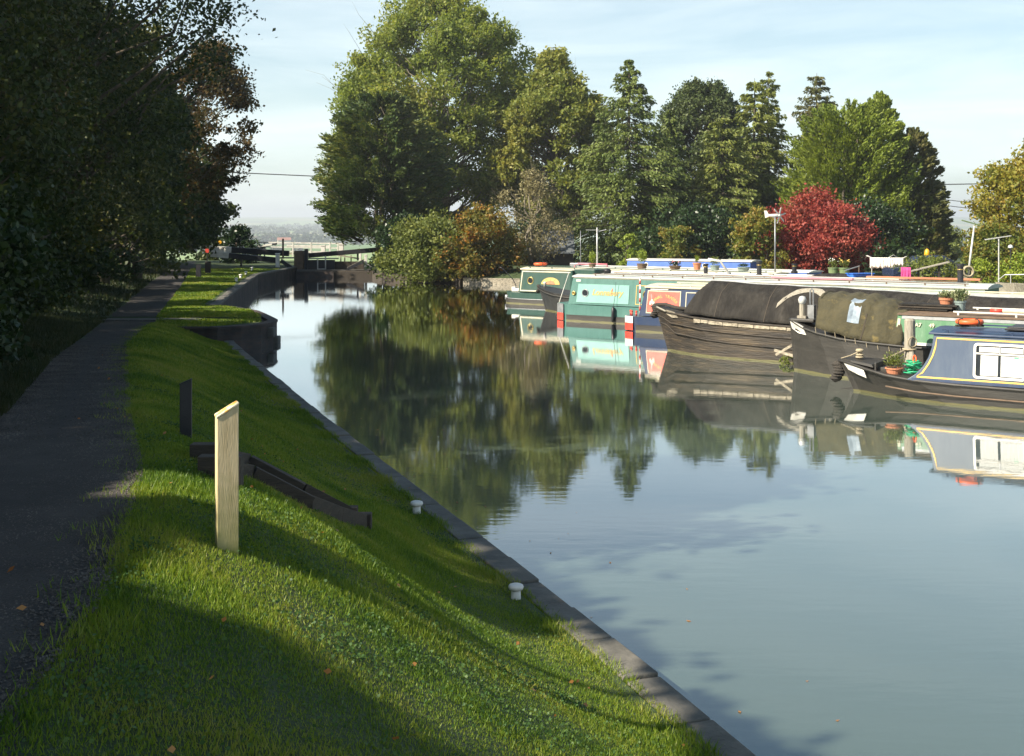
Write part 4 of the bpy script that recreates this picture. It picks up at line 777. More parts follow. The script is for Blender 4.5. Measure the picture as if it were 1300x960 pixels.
# ---- B1 blue boat in the right foreground
b1 = Boat('narrowboat', 'blue-grey narrowboat with yellow line and white window, nearest boat at the right', (7.30,25.2), -33.5, GN, .98, .15, .44)
st = [(-.30,.07,.66,.0,.03),(-.16,.20,.66,.14,.05),(.08,.42,.64,.42,.22),(.42,.62,.58,.85,.46),(.9,.82,.50,1.4,.72),(1.5,.95,.45,2.1,.90),(2.3,1.03,.43,2.8,.98),(3.6,1.05,.42,3.6,1.0),(8,1.05,.42,8,1.0),(14.4,1.03,.42,14.4,.98),(15,.8,.46,14.9,.75)]
hull_mb(st).build('hull', 'hull', b1.t, smooth=False)
rail(st, 'rubbing_strake', 'hull', b1.t, -.02, .03); rail([(x,ht-.01,z-.24,0,0) for x,ht,z,_,_ in st[4:]], 'lower_strake', 'rust', b1.t, 0, .018)
mb = MB(); mb.loft([[(.02,-.40,.655),(.06,-.38,.67),(.40,-.60,.605),(.44,-.62,.59)],[(-.02,-.385,.60),(0,-.4,.5),(.5,-.625,.42),(.52,-.64,.50)]]); mb.V = []; mb.F = []; mb.I = []
P_ = [(-.20,-.19,.655),(.06,-.425,.64),(.36,-.60,.59),(.44,-.585,.37),(.20,-.44,.42),(-.05,-.24,.48)]
mb.add([(x,y-.012,z) for x,y,z in P_]+[(x,y+.03,z) for x,y,z in P_], [tuple(range(6)), tuple(range(6,12))[::-1]]+[(i,(i+1)%6,6+(i+1)%6,6+i) for i in range(6)]); mb.build('bow_panel', 'white', b1.t)
mb = MB(); mb.add([(-.2,-.2,.668),(.05,-.40,.655),(.6,-.66,.60),(.6,.66,.60),(.05,.40,.655),(-.2,.2,.668),(-.2,-.2,.70),(.05,-.38,.70),(.55,-.60,.66),(.55,.60,.66),(.05,.38,.70),(-.2,.2,.70)], [(0,1,7,6),(1,2,8,7),(2,3,9,8),(3,4,10,9),(4,5,11,10),(5,0,6,11),(6,7,8,9,10,11)]); mb.build('foredeck', 'hull', b1.t, bevel=.01)
fender_rope(b1, (-.42,0,.40), .42, .12)
mb = MB(); mb.tube([(.12,0,.68),(.12,0,.86)], .035, 10); mb.lathe([(.075,.84),(.09,.87),(.075,.90),(.01,.91)], (.12,0,0), 14); mb.torus((.12,0,.78), .07, .022, 14, 6); mb.torus((.12,0,.73), .075, .022, 14, 6); mb.build('mooring_stud', 'rope', b1.t, smooth=True)
mb = MB(); mb.box(.62,.66,-.66,.66,.44,.70); mb.box(.66,1.0,-.55,-.1,.44,.60); mb.build('well_locker', 'hull', b1.t, bevel=.01)
mb = MB(); mb.tube([(-.22,-.2,.70),(-.05,-.12,.76),(.10,-.05,.84)], .012, 5); mb.build('painter', 'rope', b1.t)
ol = [(1.35,.44),(1.52,.56),(1.66,.72),(1.76,.90),(1.82,1.10),(1.85,1.36),(14.2,1.36),(14.2,.44)]
b1.cabin(ol, 'steelblue'); b1.roof(1.76, 14.3, 1.36, 'roofblue', .03, .07)
b1.stroke('coach_line', [(14.1,.515),(1.55,.515),(1.66,.60),(1.775,.78),(1.85,.95),(1.895,1.12),(1.915,1.295),(14.1,1.295)], .03, 'yellow')
b1.stroke('lower_band', [(1.46,.46),(14.1,.46)], .05, 'navy', .006)
b1.window(2.62, 3.58, .56, 1.24, 'white'); b1.window(5.2, 6.15, .56, 1.24, 'white'); b1.window(8, 8.95, .56, 1.24, 'white')
b1.plate('sticker', [(3.36,.98),(3.44,.98),(3.44,1.0),(3.36,1.0)], 'hose', .009, .002)
mb = MB(); mb.box(3.1,4.5,-.45,.45,1.475,1.515); mb.box(3.15,4.4,-.4,.4,1.515,1.54); mb.build('roof_hatch', 'black_paint', b1.t, bevel=.006)
b1.handrail(2.0, 14, 1.38, 'roofblue')
# ---- B2 green boat with olive canvas
b2 = Boat('narrowboat', 'black-hulled narrowboat with an olive canvas cover on its bow and a green cabin', (6.91,28.9), ANG, GN, .95, .14, .86)
st = BOW(16.5, 1.04, 1.26, .84, .10); st = [(-.10,.07,1.26,.0,.03),(.0,.2,1.25,.12,.08),(.2,.42,1.20,.42,.28),(.5,.62,1.10,.8,.5),(.9,.80,1.02,1.2,.72),(1.5,.94,.93,1.8,.88)]+[(x,a,z,xw,hw) for x,a,z,xw,hw in BOW(16.5,1.04,1.26,.84)[6:]]
hull_mb(st).build('hull', 'hull', b2.t); rail(st, 'rubbing_strake', 'hull', b2.t, -.02, .028)
P_ = [(-.06,-.12,1.25),(.20,-.43,1.205),(.48,-.625,1.12),(.56,-.60,.93),(.30,-.44,.95),(.04,-.20,1.04)]
mb = MB(); mb.add([(x-.01,y-.025,z) for x,y,z in P_]+[(x,y+.03,z) for x,y,z in P_], [tuple(range(6)), tuple(range(6,12))[::-1]]+[(i,(i+1)%6,6+(i+1)%6,6+i) for i in range(6)]); mb.build('bow_panel', 'white', b2.t)
mb = MB(); mb.box(.02,.62,-.33,.33,1.2,1.28); mb.build('foredeck', 'hull', b2.t, bevel=.02)
mb = MB(); mb.tube([(.22,-.05,1.25),(.22,-.05,1.62)], .07, 10); mb.box(.12,.34,-.14,.03,1.28,1.34); o = mb.build('mooring_stud', 'grey_wood', b2.t, smooth=False)
mb = MB(); mb.lathe([(.05,1.60),(.09,1.66),(.10,1.73),(.07,1.80),(.01,1.82)], (.22,-.05,0), 14); mb.build('stud_cap', 'galv', o, smooth=True)
mb = MB(); mb.tube([(.38,.05,1.25),(.38,.05,1.95),(.42,.05,2.0),(.46,.05,1.95),(.46,.05,1.25)], .018, 6); mb.box(.34,.50,-.02,.12,1.24,1.60); mb.build('boat_hook_rack', 'greymetal', b2.t)
rings = []; rg = np.random.default_rng(3)
for i, x in enumerate(np.linspace(.78, 2.95, 37)):
    f = i/36; w2 = .022*math.sin(f*31)+.014*math.sin(f*57+1)+.010*math.sin(f*90); zb = 1.13-.30*min(1, f*1.3)+.015*math.sin(f*26); hw = .74+.24*min(1, f*2); zr = 1.97-.02*f-.24*max(0, f-.55)/.45-.05*math.sin(f*16)**2; sag = .03*math.sin(f*14)+w2
    zl = zb+(zr-zb)*.5; R_ = [(-hw-.03,zb),(-hw-.01,zb+.12),(-hw*.93+sag,zl-.05),(-hw*.80+sag*.6,zb+(zr-zb)*.82),(-.30,zr-.05),(0,zr)]
    x2 = x+(.10*(1-f) if i == 0 else 0); rings.append([(x2+.12*(1-(z-zb)/(zr-zb))*(1 if i == 0 else 0), y, z) for y, z in R_]+[(x2, -y, z) for y, z in R_[::-1][1:]])
mb = MB(); mb.loft(rings); mb.add(rings[0], [tuple(range(len(rings[0])))]); cv = mb.build('canvas_cover', 'olive', b2.t, smooth=True, solid=.012)
def on_cover(f, g, off=.02):   # f along 0..1, g up 0..1 on visible side
    i = f*36; a = int(min(i, 35)); w_ = i-a; j = g*5; c = int(min(j, 4)); v = j-c
    P = lambda r, k: Vector(rings[r][k]); p = P(a,c).lerp(P(a+1,c), w_).lerp(P(a,c+1).lerp(P(a+1,c+1), w_), v); return p+Vector((0,-off,off*.3))
def cover_patch(name, f0, f1, g0, g1, m, par, off=.014, skew=0):
    mb = MB(); R = [[on_cover(f+skew*(g-g0), g, off) for f in np.linspace(f0, f1, 4)] for g in np.linspace(g0, g1, 5)]; mb.loft([[tuple(p) for p in r] for r in R]); return mb.build(name, m, par, solid=.004)
cover_patch('canvas_window', .40, .53, .34, .70, 'plastic_window', cv, skew=.06)
cover_patch('canvas_seam', .555, .565, .0, .95, 'dark_wood', cv, .016, .10)
for f in np.linspace(.03, .98, 9):
    p = on_cover(f, .02, .02); mb = MB(); mb.tube([p, p+Vector((.03,-.03,-.13))], .006, 4); mb.build('lashing', 'rope', cv)
b2.cabin([(2.72,.86),(2.80,1.52),(15.6,1.52),(15.6,.86)], 'green'); b2.roof(2.8, 15.7, 1.52, 'rust', .03, .08)
b2.stroke('roof_band', [(2.9,1.475),(15.5,1.475)], .07, 'greymetal', .010); b2.stroke('lower_band', [(2.78,.90),(15.5,.90)], .06, 'white', .010)
b2.stroke('end_band', [(2.80,.93),(2.84,1.44)], .06, 'cream', .012)
for x in (4.35, 6.2, 8.2, 10.4): b2.porthole(x, 1.18, .14, 'greymetal')
b2.text('lettering', 'A7     49', 3.2, 1.28, .12, 'cream')
b2.handrail(4, 15, 1.56, 'white')
# ---- B3 old working boat under black sheets
b3 = Boat('narrowboat', 'old wooden working boat with a high scarred black bow and a long black tarpaulin', (4.43,33.5), ANG, GN, .95, .14, 1.0)
st = [(-.38,.07,1.23,.0,.03),(-.28,.22,1.23,.12,.05),(-.05,.42,1.20,.40,.25),(.25,.62,1.16,.85,.50),(.7,.80,1.13,1.35,.74),(1.3,.95,1.07,1.9,.9),(2.2,1.03,1.02,2.6,.99),(4,1.05,.97,4,1.0),(8,1.05,.92,8,1.0),(15,1.04,.92,15,1.0),(17,.8,1.0,16.8,.7)]
hull_mb(st).build('hull', 'old_hull', b3.t)
mb = MB()
for dz, r in ((-.03,.03),(-.33,.022),(-.60,.022)):
    mb.tube([(x+(xw-x)*(-dz)/z*.9, -(ht+(hw-ht)*(-dz)/z*.7)-.012, z+dz*(.75 if x < 0 else 1)) for x, ht, z, xw, hw in st], r, 6)
mb.build('plank_ledge', 'old_hull', b3.t, smooth=True)
mb = MB(); pts = [(x, -(ht-.005), z-.085) for x, ht, z, _, _ in st[5:]]
for i in range(len(pts)-1):
    a, b_ = Vector(pts[i]), Vector(pts[i+1]); n = 4
    for k in range(n): mb.bar(a.lerp(b_, k/n), a.lerp(b_, (k+.97)/n), .06, random.uniform(.09,.15))
mb.build('top_plank', 'flaky', b3.t, bevel=.01)
P_ = [(.30,-.665,1.195),(.62,-.775,1.15),(.74,-.765,1.0),(.5,-.68,.99),(.26,-.60,1.09)]
mb = MB(); mb.add([(x,y-.028,z) for x,y,z in P_]+[(x,y+.03,z) for x,y,z in P_], [tuple(range(5)), tuple(range(5,10))[::-1]]+[(i,(i+1)%5,5+(i+1)%5,5+i) for i in range(5)]); mb.build('bow_patch', 'flaky', b3.t)
mb = MB(); mb.tube([(-.18,-.34,1.24),(.02,-.50,1.21),(.3,-.70,1.16)], .026, 6); mb.build('bow_moulding', 'grey_wood', b3.t, smooth=True)
mb = MB(); mb.box(-.2,1.3,-.30,.30,1.10,1.18); mb.loft([[(-.30,-.1,1.24),(-.30,.1,1.24)],[(.1,-.45,1.19),(.1,.45,1.19)],[1.3 and (1.3,-.85,1.07),(1.3,.85,1.07)]]); mb.build('foredeck', 'hull', b3.t)
fender_rope(b3, (-.47,0,1.10), .36, .12)
mb = MB(); mb.tube([(-.38,0,1.28),(-.05,-.06,1.30),(.4,-.3,1.24),(1.2,-.4,1.20)], .05, 7); mb.build('bow_rope', 'rope_dark', b3.t, smooth=True)
rings = []
XS = np.concatenate([[1.16,1.34,1.5,1.72,2.0], np.linspace(2.2, 16.6, 96)])
for i, x in enumerate(XS):
    zr = 1.99-.026*(x-1.3)+.008*math.sin(x*4.1)+.012*math.sin(x*1.5); zb = 1.16-.05*min(x-1.2, 3)/1-.0+.014*math.sin(x*5.3)+.008*math.sin(x*13); hw = 1.0+.012*math.sin(x*3.3); fold = .030*math.sin(x*3.1)+.022*math.sin(x*7.7+1)+.016*math.sin(x*15+2*math.sin(x*2))+.012*math.sin(x*27)
    if i == 0: rings.append([(1.02,-hw,zb),(1.03,-hw,zb+.04),(1.10,-hw*.86,zb+.25),(1.22,-.62,zb+.55),(1.33,-.30,zr-.10),(1.36,0,zr-.05),(1.33,.30,zr-.10),(1.22,.62,zb+.55),(1.10,hw*.86,zb+.25),(1.03,hw,zb+.04),(1.02,hw,zb)]); continue
    rings.append([(x,-hw-.035,zb-.03),(x,-hw,zb+.06),(x,-hw*.84+fold,zb+.30),(x,-.60+fold*.7,zb+.60),(x,-.22,zr-.06),(x,0,zr),(x,.22,zr-.06),(x,.60-fold,zb+.60),(x,hw*.84,zb+.30),(x,hw,zb+.06),(x,hw+.03,zb-.03)])
mb = MB(); mb.loft(rings); mb.add(rings[0], [tuple(range(len(rings[0])))]); tp = mb.build('tarpaulin', 'tarp', b3.t, smooth=True, solid=.012)
mb = MB(); mb.tube([(r[5][0], 0, r[5][2]+.02) for r in rings[1:]], .022, 5); mb.build('ridge_rope', 'greymetal', tp)
def on_tarp(x, g, off=.02):
    i = int(np.clip(np.searchsorted(XS, x)-1, 1, len(XS)-2)); w_ = (x-XS[i])/(XS[i+1]-XS[i]); j = g*5; c = int(min(j, 4)); v = j-c
    P = lambda r, k: Vector(rings[r][k]); return tuple(P(i,c).lerp(P(i+1,c), w_).lerp(P(i,c+1).lerp(P(i+1,c+1), w_), v)+Vector((0,-off,off*.6)))
for xs_ in (1.95, 3.35, 5.6, 7.4, 9.6, 12): mb = MB(); mb.loft([[(lambda p: (p[0]-.012, p[1], p[2]))(r_), (lambda p: (p[0]+.012, p[1], p[2]))(r_)] for r_ in [on_tarp(xs_, g_, .012) for g_ in (.02,.2,.4,.6,.8,.98)]]); mb.build('seam', 'dark_wood', tp, solid=.004)
mb = MB(); R = []
for k in range(15):
    f = k/14; x = 3.62+1.55*f; g = .44+.40*math.sin(PI*min(1, f*1.05+.02)); w_ = .035+.05*math.sin(PI*f*.9+.3)**2; R.append([on_tarp(x, g-w_), on_tarp(x, g+w_*.3), on_tarp(x, g+w_)])
mb.loft(R); mb.build('painted_arc', 'grey_wood', tp, solid=.004)
# ---- B4 navy boat with red sign panel, stern towards us
b4 = Boat('narrowboat', 'navy narrowboat with a red sign panel, red and white stern and a striped tiller', (4.27,40.75), ANG, GN, .95, .13, .52)
st = STERN(17, 1.04, .50, .50); hull_mb(st).build('hull', 'navy', b4.t)
def wrap(b, name, st, x1, z0, z1, m, off=.012, x0=None):    # painted band round the stern, from the centre line along the visible side
    mb = MB(); pts = [(s[0] if i else s[0], s[1]) for i, s in enumerate(st) if s[0] <= x1]+[(x1, 1.035)]
    pts = [(pts[0][0]-off, .3)]+[(x-off*.7, h+off) for x, h in pts]
    if x0 is not None: pts = [p for p in pts if p[0] >= x0]
    R = [[(x,-h,z0),(x,-h,z1)] for x, h in pts]; mb.loft(R); return mb.build(name, m, b.t, solid=.012)
wrap(b4, 'stern_panel', st, .50, .27, .495, 'white'); wrap(b4, 'stern_stripe', st, .50, .03, .265, 'red', .014); wrap(b4, 'boot_band', st, 16, -.05, .22, 'hull', .006, .52)
b4.cabin([(.66,.52),(.86,1.46),(15.5,1.46),(15.5,.52)], 'navy'); b4.roof(.84, 15.6, 1.46, 'cream', .04, .08, .05)
pn = b4.plate('sign_panel', [(.95,.70),(1.00,.66),(2.12,.66),(2.17,.71),(2.17,1.30),(2.12,1.35),(1.03,1.35),(.98,1.30)], 'panelred')
b4.line('panel_border', [(.93,.62),(2.20,.62),(2.20,1.38),(.96,1.38)], .03, 'cream', .010, parent=pn)
word = 'CANAL TRADER'
for i, ch in enumerate(word):
    if ch == ' ': continue
    a = PI*(.83-.66*i/(len(word)-1)); b4.text('letter', ch, 1.62+.46*math.cos(a), .80+.36*math.sin(a), .13, 'gold', pn, 0, .020, 'CENTER', (a-PI/2)*.8)
mb = MB()
for x, z, r in ((1.10,.98,.05),(1.19,.97,.055),(1.14,1.04,.045),(1.08,.93,.035),(1.20,.91,.04)):
    y = b4.yy(z, .022); n = 10; mb.add([(x+r*math.cos(2*PI*i/n), y, z+r*math.sin(2*PI*i/n)) for i in range(n)]+[(x+r*math.cos(2*PI*i/n), y+.02, z+r*math.sin(2*PI*i/n)) for i in range(n)], [tuple(range(n))]+[(i,(i+1)%n,n+(i+1)%n,n+i) for i in range(n)])
mb.build('painted_roses', 'white', pn); b4.stroke('painted_stem', [(1.10,1.26),(1.13,1.05)], .03, 'greymetal', .02, pn)
b4.stroke('name_strip', [(1.05,1.418),(1.72,1.418)], .03, 'white', .01)
b4.line('side_panel_border', [(2.38,.62),(5.2,.62),(5.2,1.36),(2.38,1.36)], .028, 'cream', .008)
b4.line('side_panel_border', [(5.4,.62),(8.2,.62),(8.2,1.36),(5.4,1.36)], .028, 'cream', .008)
b4.window(3.5, 4.4, .75, 1.25, 'brass')
mb = MB(); mb.tube([(.22,-.1,.5),(.22,-.1,1.72),(.30,-.1,1.78)], .028, 8); ti = mb.build('tiller_post', 'white', b4.t, smooth=True)
mb = MB()
for k in range(4): mb.tube([(.22,-.1,.62+k*.30),(.22,-.1,.76+k*.30)], .031, 8)
mb.build('red_stripe', 'red', ti, smooth=True)
mb = MB()
for x, y in ((.12,-.55),(.30,-.78),(.52,-.86)): mb.tube([(x,y,.5),(x,y,.62)], .03, 8); mb.lathe([(.02,.61),(.05,.64),(.02,.68)], (x,y,0), 10)
mb.build('deck_dolly', 'red', b4.t, smooth=True)
b4.handrail(1.2, 15, 1.51, 'cream')
# ---- B5 teal boat
b5 = Boat('narrowboat', 'teal narrowboat with a pale turquoise name panel and gold lettering, red and grey stern', (2.15,45.25), ANG, GN, .95, .12, .60)
st = STERN(17, 1.04, .64, .60); hull_mb(st).build('hull', 'teal', b5.t)
wrap(b5, 'stern_panel', st, .48, .29, .635, 'greymetal'); wrap(b5, 'stern_stripe', st, .48, .02, .285, 'red', .014); wrap(b5, 'boot_band', st, 16, -.05, .23, 'hull', .006, .5)
b5.cabin([(.62,.62),(.76,1.62),(15.5,1.62),(15.5,.62)], 'teal'); b5.roof(.74, 15.6, 1.62, 'palegrey', .04, .09, .05)
b5.stroke('gutter_line', [(.80,1.605),(15.5,1.605)], .025, 'cream', .012)
pn = b5.plate('name_panel', [(.98,.70),(3.22,.70),(3.22,1.38),(1.03,1.38)], 'lightteal')
b5.porthole(1.36, 1.05, .13, 'greymetal', .016); b5.text('lettering', 'Lonnabury', 1.66, .99, .30, 'gold', pn, .25)
b5.text('drop_shadow_lettering', 'L          b', 1.70, 1.0, .34, 'orange', pn, .25, .012)
bpy.data.objects.remove(bpy.data.objects['drop_shadow_lettering'])
b5.stroke('red_letter_stem', [(2.50,1.02),(2.52,1.25)], .028, 'red', .022, pn)
b5.line('side_panel_border', [(3.5,.70),(6.2,.70),(6.2,1.40),(3.5,1.40)], .03, 'gold', .008); b5.porthole(3.95, 1.05, .15)
mb = MB(); mb.torus((.86,b5.yy(1.03)-.03,1.03), .055, .03, 14, 6, 'y'); mb.build('brass_lamp', 'brass', b5.t, smooth=True)
b5.stroke('number_plate', [(.92,1.50),(1.12,1.50)], .07, 'white', .012)
mb = MB(); mb.box(.50,.60,-.62,.62,.62,1.86); mb.box(.60,1.5,-.50,.50,1.73,1.90); mb.build('stern_hatch', 'darkgreen', b5.t, bevel=.015)
mb = MB(); mb.tube([(.48,-.66,1.80),(.12,-.80,.64)], .014, 6); mb.build('tiller_arm', 'white', b5.t)
mb = MB(); mb.lathe([(.14,1.75),(.14,1.83),(.17,1.84),(.10,1.92),(.01,1.94)], (1.75,0,0), 16); mb.build('mushroom_vent', 'black_paint', b5.t, smooth=True)
mb = MB(); mb.tube([(2.72,-.985,1.50),(2.70,-1.01,1.0),(2.68,-1.09,.62)], .008, 5); mb.tube([(2.68,-1.10,.60),(2.68,-1.12,.55),(2.67,-1.12,.08),(2.67,-1.10,.04)], [.02,.06,.06,.02], 8); mb.build('side_fender', 'black_paint', b5.t, smooth=True)
b5.handrail(1.6, 15, 1.68, 'rust')
# ---- B6 black boat
b6 = Boat('narrowboat', 'black wooden boat with a raised bow between the teal boat and the green one', (1.42,49.5), ANG, GN, .9, .14, .72)
st = [(-.34,.07,1.02,.0,.03),(-.2,.24,1.01,.12,.06),(.05,.44,.96,.4,.25),(.4,.64,.88,.8,.5),(.9,.82,.80,1.3,.72),(1.6,.95,.74,2,.9),(2.6,1.03,.70,2.9,.98),(8,1.04,.70,8,1.0),(15,1.03,.70,15,.98),(16,.8,.74,15.8,.75)]
hull_mb(st).build('hull', 'black_hull', b6.t); rail(st, 'rubbing_strake', 'hull', b6.t, -.10, .03); fender_rope(b6, (-.42,0,.9), .3, .09)
b6.cabin([(2.8,.72),(2.95,1.58),(15,1.58),(15,.72)], 'darkgreen'); b6.roof(2.9, 15.1, 1.58, 'white', .04, .08, .05)
mb = MB(); mb.lathe([(.05,.98),(.05,1.12),(.09,1.16),(.02,1.2)], (-.05,0,0), 12); mb.build('mooring_stud', 'white', b6.t, smooth=True)
b6.handrail(3.2, 15, 1.64, 'white')
# ---- B7 green boat at the left
b7 = Boat('narrowboat', 'dark green narrowboat with cream borders and a gold fan emblem, farthest left of the row', (0.05,55.2), ANG, GN, .95, .13, .54)
st = [(-.05,.30,.52,.12,.26),(.05,.60,.52,.2,.54),(.25,.84,.52,.36,.8),(.55,.99,.51,.6,.96),(1.1,1.04,.50,1.1,1.0),(8,1.04,.5,8,1.0),(13,.9,.55,13,.8),(14.5,.2,.8,14.2,.1)]
hull_mb(st).build('hull', 'darkgreen', b7.t); mb = MB(); R = [[(x-.01,-(h+.014),-.06),(x-.01,-(h+.014),.20)] for x, h, *_ in [(-.07,.0)]+[(s[0],s[1]) for s in st[:-2]]]; mb.loft(R); mb.build('boot_band', 'hull', b7.t, solid=.012)
rail(st[:-2], 'rubbing_strake', 'greymetal', b7.t, -.28, .02)
b7.cabin([(.98,.54),(1.06,1.55),(13.2,1.55),(13.2,.54)], 'darkgreen'); b7.roof(1.02, 13.3, 1.55, 'cream', .04, .08, .05)
b7.line('side_panel_border', [(1.07,.58),(4.6,.58),(4.6,1.50),(1.12,1.50)], .05, 'cream', .008); b7.porthole(1.62, 1.06, .15)
mb = MB(); cx, cz = 2.72, .92
o_ = [(cx+.50*math.cos(a), cz+.31*math.sin(a)) for a in np.linspace(0, PI, 13)]; fan = b7.plate('fan_emblem', o_, 'gold', .008, .01)
b7.plate('emblem_centre', [(cx+.25*math.cos(a), cz+.01+.16*math.sin(a)) for a in np.linspace(0, PI, 11)], 'terracotta', .020, .006, fan)
for a in np.linspace(.35, PI-.35, 5): b7.stroke('emblem_ray', [(cx+.27*math.cos(a), cz+.17*math.sin(a)), (cx+.48*math.cos(a), cz+.295*math.sin(a))], .018, 'green', .022, fan)
mb = MB(); mb.tube([(.15,0,.5),(.15,0,.80),(-.02,0,1.05),(-.42,-.25,1.55),(-.55,-.32,1.62)], .02, 7); mb.build('tiller', 'black_paint', b7.t, smooth=True)
mb = MB(); mb.tube([(-.12,-.30,.12),(-.12,-.30,.34)], .11, 10); mb.build('stern_fender', 'greymetal', b7.t, smooth=True)
mb = MB(); mb.box(.45,.75,-.5,-.25,.52,.66); mb.box(.2,.4,-.4,-.2,.52,.72); mb.build('stern_locker', 'white', b7.t, bevel=.02)
b7.handrail(1.4, 13, 1.61, 'darkgreen')
# ---- B8, B9 beyond
b8 = Boat('narrowboat', 'blue-topped narrowboat with a pink end rail behind the teal boat', (3.2,58.6), ANG, GN, .95, .13, .6)
st = STERN(13.5, 1.04, .6, .55); hull_mb(st).build('hull', 'black_hull', b8.t)
b8.cabin([(.5,.6),(.6,1.52),(12.3,1.52),(12.3,.6)], 'brightblue'); b8.roof(.58, 12.4, 1.52, 'white', .03, .07, .03)
mb = MB(); mb.tube([(.35,-.75,.8),(.35,-.72,1.60),(.55,-.70,1.70),(2.2,-.70,1.70),(2.2,-.70,1.55)], .035, 6); mb.build('end_rail', 'pink', b8.t, smooth=True)
mb = MB(); mb.box(-.05,.5,-.55,.55,.9,1.72); mb.build('stern_hatch', 'greymetal', b8.t, bevel=.03)
b9 = Boat('narrowboat', 'bright blue boat with a white-edged roof, farthest of the row', (6.4,63.5), -28, GN, .95, .13, .6)
st = STERN(8, 1.04, .6, .55); hull_mb(st).build('hull', 'black_hull', b9.t)
b9.cabin([(.05,.6),(.12,1.72),(6.8,1.72),(6.8,.6)], 'brightblue'); b9.roof(.08, 6.9, 1.72, 'white', .05, .05, .05); b9.stroke('white_band', [(.3,1.28),(6.5,1.28)], .07, 'white', .01)
for x in (1.2, 2.8, 4.4): b9.porthole(x, 1.5, .1, 'white')
# ------------------------------------------------------------------ things on and around the boats
def potplant(name, label, loc, r, h, pot, leaf, ph, pr_, n=260, ls=.05, seed=1, group=None, taper=.75, flowers=None):
    t = thing(name, label, 'potted plant', loc, 0, group); mb = MB()
    mb.lathe([(r*taper,0),(r*.97,h*.8),(r*1.08,h*.82),(r*1.08,h),(r*.9,h),(r*.88,h*.9)], n=18); mb.build('pot', pot, t, smooth=False)
    rg = np.random.default_rng(seed); d = unit(rg.normal(size=(n, 3))); P = d*np.array([pr_, pr_, ph*.5])*rg.uniform(.3, 1, (n, 1))+np.array([0, 0, h+ph*.48]); A = unit(d*.6+np.array([0,0,.8])); raw_mesh('foliage', leaves(P, ls, A, .6, .35, rg), 4, leaf, t)
    if flowers:
        mb = MB()
        for i in range(9): a = rg.uniform(0, 2*PI); mb.lathe([(.012,0),(.03,.015),(.01,.04)], (pr_*.8*math.cos(a), pr_*.8*math.sin(a), h+ph*rg.uniform(.6, 1)), 7)
        mb.build('flower', flowers, t)
    return t
GP = 'pot plants on the boats'
p = b1.w(.92, -.42, .47); potplant('potted_plant', 'bushy green plant in a low terracotta bowl on the bow of the blue-grey boat', b1.w(.98,-.50,.47), .17, .14, 'terracotta', 'l_bush', .36, .24, 420, .06, 1, GP, .8)
def rp(b, px, z, y=0): return b.w(b.xat(px), y, z)
potplant('potted_plant', 'lavender-like plant in a tall terracotta pot on the brown roof', rp(b2, 1203, 1.625, -.1), .15, .27, 'terracotta', 'l_herb', .16, .19, 300, .07, 2, GP, .7)
potplant('potted_plant', 'wispy grey-green herb in a pale glazed pot next to the terracotta one', rp(b2, 1223, 1.625, -.25), .12, .22, 'glaze', 'l_herb', .28, .20, 340, .08, 3, GP, .85)
potplant('potted_plant', 'small upright conifer in a pot on the green boat roof, with the mast behind', rp(b7, 752, 1.70), .16, .16, 'rust', 'l_lime', .62, .17, 380, .08, 4, GP, .8)
potplant('potted_plant', 'yellow-green feathery shrub in a brown tub on the boat roof below the bright blue boat', rp(b7, 815, 1.69), .22, .22, 'rust', 'l_lime', .66, .24, 420, .09, 5, GP, .85)
potplant('potted_plant', 'low bowl of dark plants between the yellow shrub and the terracotta pot', rp(b7, 857, 1.69), .26, .16, 'rust', 'l_ivy', .22, .28, 240, .08, 6, GP, .7, 'pink')
potplant('potted_plant', 'single leafy stem in a terracotta pot on the white roof', rp(b7, 885, 1.69), .17, .30, 'terracotta', 'l_lime', .34, .10, 130, .08, 7, GP, .75)
potplant('potted_plant', 'round green plant in a dark tub beneath the bent white pole', rp(b7, 905, 1.69, .2), .2, .2, 'glaze', 'l_bush', .42, .24, 320, .07, 8, GP, .8)
potplant('potted_plant', 'flat grey bowl of trailing leaves right of the bent white pole', rp(b7, 944, 1.69), .26, .16, 'glaze', 'l_ivy', .16, .26, 200, .07, 9, GP, .7)
potplant('potted_plant', 'green pot of small white flowers, left of two before the crimson maple', rp(b7, 1058, 1.69), .2, .22, 'wickgreen', 'l_bush', .34, .22, 260, .06, 10, GP, .9, 'white')
potplant('potted_plant', 'green pot of small yellow flowers, right of two before the crimson maple', rp(b7, 1072, 1.69), .2, .22, 'wickgreen', 'l_bush', .34, .22, 260, .06, 11, GP, .9, 'yellow')
# lifebuoys
def lifebuoy(loc, label, R, tilt=0):
    t = thing('lifebuoy', label, 'lifebuoy', loc, 0, 'orange lifebuoys on the roofs'); mb = MB(); mb.torus((0,0,.09), R, R*.24, 28, 10); mb.build('ring', 'orange', t, smooth=True)
    mb = MB()
    for k in range(4):
        a = k*PI/2+.4; mb.torus((R*math.cos(a), R*math.sin(a), .09), R*.26, .015, 14, 5, 'x' if k % 2 else 'y')
    mb.build('grab_line', 'rope_dark', t)
    mb = MB(); mb.box(-.28,.28,-.03,.03,-.01,.03); mb.build('bracket', 'rope_dark', t); t.rotation_euler = (tilt, tilt*.4, 0)
lifebuoy(rp(b1, 1233, 1.50, -.15), 'orange lifebuoy lying on the dark blue roof of the nearest boat', .22)
lifebuoy(rp(b7, 686, 1.70), 'orange lifebuoy on the roof of the dark green boat at the left', .26)
